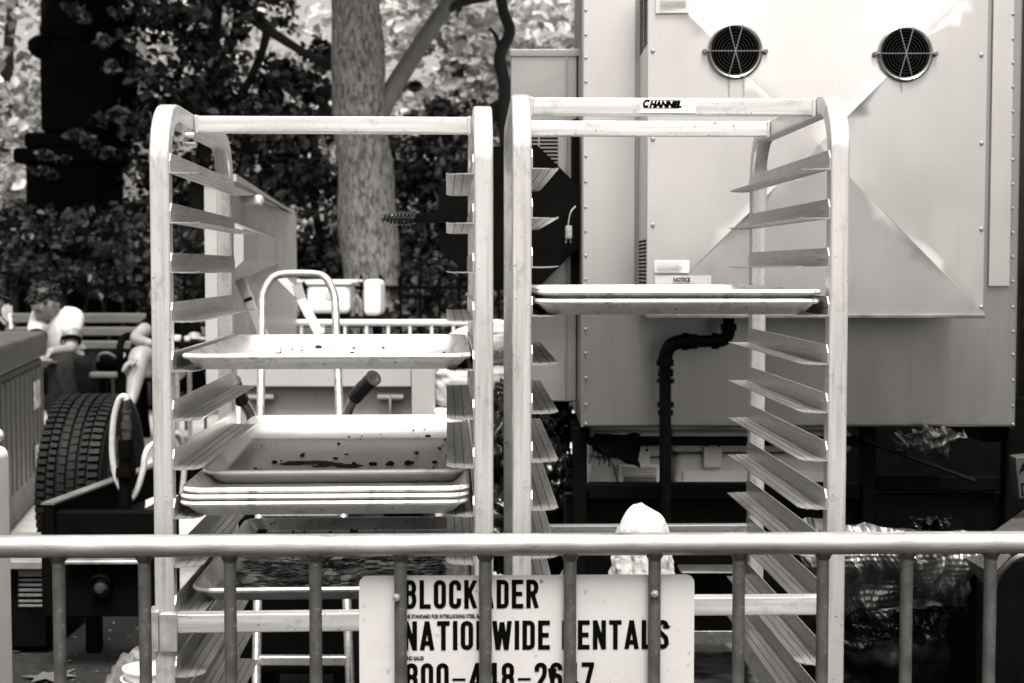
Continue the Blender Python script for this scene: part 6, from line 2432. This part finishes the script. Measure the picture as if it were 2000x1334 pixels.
pp = lambda x, y, Y, rx, ry, rz: (P(x, y, Y), rx, ry, rz)
leaf_cloud('shade_canopy', [(Vector((-2.5, 10.4, 5.3)), 4.2, 1.9, 0.9), (Vector((0.6, 10.6, 5.2)), 2.2, 1.6, 0.8)], 9000, 0.17, LF_SHADED, pt, 22, 0.6)  # unseen overhang, added above the view to shade the background
leaf_cloud('crown', [pp(640, -420, 11.0, 2.2, 1.6, 1.0), pp(900, -330, 11.0, 1.2, 1.0, 0.6), pp(800, 160, 11.6, 0.22, 0.3, 0.10), pp(850, 225, 11.5, 0.35, 0.3, 0.12)], 5200, 0.085, LF_SHADED, pt, 21)

# dark tree whose leaves fill the middle left
dt = thing('shaded_tree', 'shaded tree filling the space between monument and plane trunk', 'tree', (P(400, 640, 12.4).x, 12.4, 0.335), 0)
limb(dt, [Vector((P(395, 640, 12.4).x, 12.4, 0.30)), P(400, 600, 12.4), P(385, 420, 12.4), P(400, 250, 12.5), P(420, 60, 12.5), P(430, -150, 12.5)], 0.10, 0.045, M_BARK, 'trunk', 10, 0.2, 3)
limb(dt, [P(400, 250, 12.5), P(470, 190, 12.4), P(520, 60, 12.3), P(470, 0, 12.3), P(440, -60, 12.3)], 0.04, 0.03, M_BARK, 'limb', 8, 0.2, 8)
limb(dt, [P(455, -10, 12.2), P(500, 40, 12.2), P(560, 82, 12.2), P(640, 130, 12.3)], 0.055, 0.03, M_BARK, 'limb', 8, 0.2, 9)
leaf_cloud('crown', [pp(300, 110, 12.4, 0.80, 0.6, 0.55), pp(470, 190, 12.6, 0.75, 0.6, 0.50), pp(250, 260, 12.2, 0.55, 0.5, 0.50), pp(580, 260, 12.4, 0.55, 0.5, 0.45), pp(420, 380, 12.4, 0.75, 0.5, 0.45),
                     pp(590, 130, 12.6, 0.40, 0.4, 0.30), pp(180, 60, 12.2, 0.40, 0.3, 0.35), pp(420, 30, 12.4, 0.65, 0.5, 0.35), pp(350, -150, 12.4, 1.4, 0.9, 0.6), pp(208, 170, 11.35, 0.22, 0.15, 0.45), pp(165, 300, 11.3, 0.35, 0.15, 0.16), pp(95, 330, 11.3, 0.2, 0.12, 0.12), pp(190, 20, 11.4, 0.25, 0.15, 0.25)], 9200, 0.092, LF_SHADED, dt, 5, 0.45)
# dense dark understory
us = thing('understory_thicket', 'dense dark thicket behind the iron fence and truck bed', 'thicket', (P(650, 640, 13.0).x, 13.0, 0.335), 0)
for i, x in enumerate((480, 560, 620, 830, 930)):
    limb(us, [Vector((P(x, 640, 13.0).x, 13.0, 0.30)), P(x + 8, 520, 13.0), P(x - 10, 330, 13.1), P(x + 15, 200, 13.1)], 0.05, 0.02, M_BARK, 'trunk', 8, 0.2, i)
leaf_cloud('crown', [pp(560, 430, 13.1, 1.0, 0.6, 0.70), pp(850, 430, 13.1, 0.9, 0.6, 0.75), pp(850, 310, 13.3, 0.85, 0.5, 0.35), pp(640, 560, 12.9, 1.6, 0.5, 0.50), pp(960, 540, 12.9, 0.8, 0.5, 0.6), pp(380, 540, 12.8, 0.9, 0.5, 0.5), pp(900, 240, 13.4, 0.5, 0.4, 0.22)], 14000, 0.085, LF_SHADED, us, 9, 0.5)
# curling dark branch and its slim trunk near the oven
ct2 = thing('slim_curving_tree', 'slim dark tree with a curling branch beside the oven cabinet', 'tree', (P(1010, 640, 11.8).x, 11.8, 0.335), 0)
limb(ct2, [Vector((P(1020, 640, 11.8).x, 11.8, 0.30)), P(1015, 480, 11.8), P(985, 250, 11.8), P(985, 165, 11.8), P(976, 110, 11.8), P(996, 62, 11.8), P(984, 22, 11.8), P(975, -40, 11.8), P(990, -140, 11.8)], 0.055, 0.045, M_BARK, 'trunk', 10, 0.2, 4)
limb(ct2, [P(978, 105, 11.8), P(968, 70, 11.8), P(955, 55, 11.8)], 0.028, 0.012, M_BARK, 'limb', 7, 0.2, 4)
limb(ct2, [P(940, 235, 11.9), P(970, 212, 11.9), P(1000, 195, 11.9)], 0.07, 0.055, M_BARK, 'limb', 8, 0.2, 4)
leaf_cloud('crown', [pp(960, -260, 11.8, 0.9, 0.8, 0.5)], 900, 0.085, LF_SHADED, ct2, 33)
# far pale tree trunk
ft2 = thing('far_pale_tree', 'slim pale trunk rising beyond the monument', 'tree', (P(282, 640, 16.0).x, 16.0, 0.335), 0)
limb(ft2, [Vector((P(300, 640, 16.0).x, 16.0, 0.30)), P(296, 420, 16.0), P(285, 200, 16.0), P(268, 60, 16.0), P(265, -150, 16.0)], 0.11, 0.085, M_PALEBARK, 'trunk', 10, 0.15, 4)
limb(ft2, [P(285, 160, 16.0), P(255, 95, 15.9), P(215, 40, 15.9)], 0.05, 0.03, M_PALEBARK, 'limb', 8, 0.15, 4)
leaf_cloud('crown', [pp(260, -330, 16.0, 1.6, 1.2, 0.8)], 1500, 0.11, LF_MID, ft2, 41)
# pale sunlit trees far behind
for (i, lab, x, Y, bl_, n, sd) in (
        (0, 'pale sunlit tree seen beyond the monument at the picture edge', 20, 21.0, [(0, 120, 21.0, 2.6, 1.5, 1.7), (120, 330, 20.5, 1.8, 1.2, 1.1), (-120, -60, 21.0, 2.2, 1.2, 1.2)], 4300, 51),
        (1, 'pale sunlit tree seen between dark branches and the plane trunk', 420, 23.0, [(400, 170, 23.0, 2.6, 1.5, 1.6), (560, 200, 22.5, 1.4, 1.2, 1.1), (300, -20, 23.0, 1.8, 1.2, 0.8), (480, 420, 22.5, 2.2, 1.2, 1.1)], 4200, 52),
        (2, 'pale sunlit tree seen between the plane trunk and the oven', 900, 20.0, [(900, 130, 20.0, 1.9, 1.4, 1.3), (1020, 60, 20.0, 1.3, 1.2, 1.2), (830, 330, 19.5, 1.5, 1.2, 1.2), (1000, 330, 19.5, 1.2, 1.0, 1.2), (820, 30, 20.5, 1.0, 0.9, 0.7)], 4600, 53)):
    t = thing('sunlit_tree', lab, 'tree', (P(x, 640, Y).x, Y, 0.335), 0, 'pale sunlit trees far behind the thicket')
    limb(t, [Vector((P(x, 640, Y).x, Y, 0.30)), P(x + 6, 450, Y), P(x - 10, 200, Y), P(x + 10, -50, Y)], 0.16, 0.07, M_BARK, 'trunk', 9, 0.2, i)
    leaf_cloud('crown', [pp(*b) for b in bl_], n, 0.19, LF_SUNLIT, t, sd, 0.5)
# hedge shrubs behind the bench
for (i, lab, x, bl_, n, sd) in (
        (0, 'leafy shrub behind the person in the dark top', -20, [(-40, 485, 10.9, 0.65, 0.35, 0.30), (40, 470, 11.1, 0.35, 0.3, 0.30)], 2600, 61),
        (1, 'leafy shrub behind the person in the white shirt', 130, [(110, 485, 10.9, 0.45, 0.35, 0.28), (150, 470, 11.1, 0.40, 0.3, 0.28)], 2600, 62),
        (2, 'leafy shrub behind the empty end of the bench', 240, [(235, 500, 10.8, 0.42, 0.35, 0.32), (280, 480, 11.2, 0.35, 0.3, 0.35)], 2600, 63),
        (3, 'leafy shrub seen through the rack runners', 380, [(370, 560, 10.9, 0.48, 0.35, 0.42)], 2000, 64),
        (4, 'leafy shrub at the foot of the plane tree', 900, [(880, 600, 10.9, 0.6, 0.35, 0.40)], 2200, 65)):
    s = thing('leafy_shrub', lab, 'shrub', (P(x, 640, 10.9).x, 10.9, 0.335), 0, 'shrubs behind the iron fence')
    for q_ in range(3):
        limb(s, [Vector((P(x, 640, 10.9).x + 0.08 * (q_ - 1), 10.9, 0.32)), P(x + 22 * (q_ - 1), 690, 10.9), P(x + 46 * (q_ - 1), 560, 10.9)], 0.018, 0.008, M_BARK, 'stem', 6, 0.2, q_)
    leaf_cloud('foliage', [pp(*b) for b in bl_], n, 0.075, LF_MID, s, sd, 0.5)
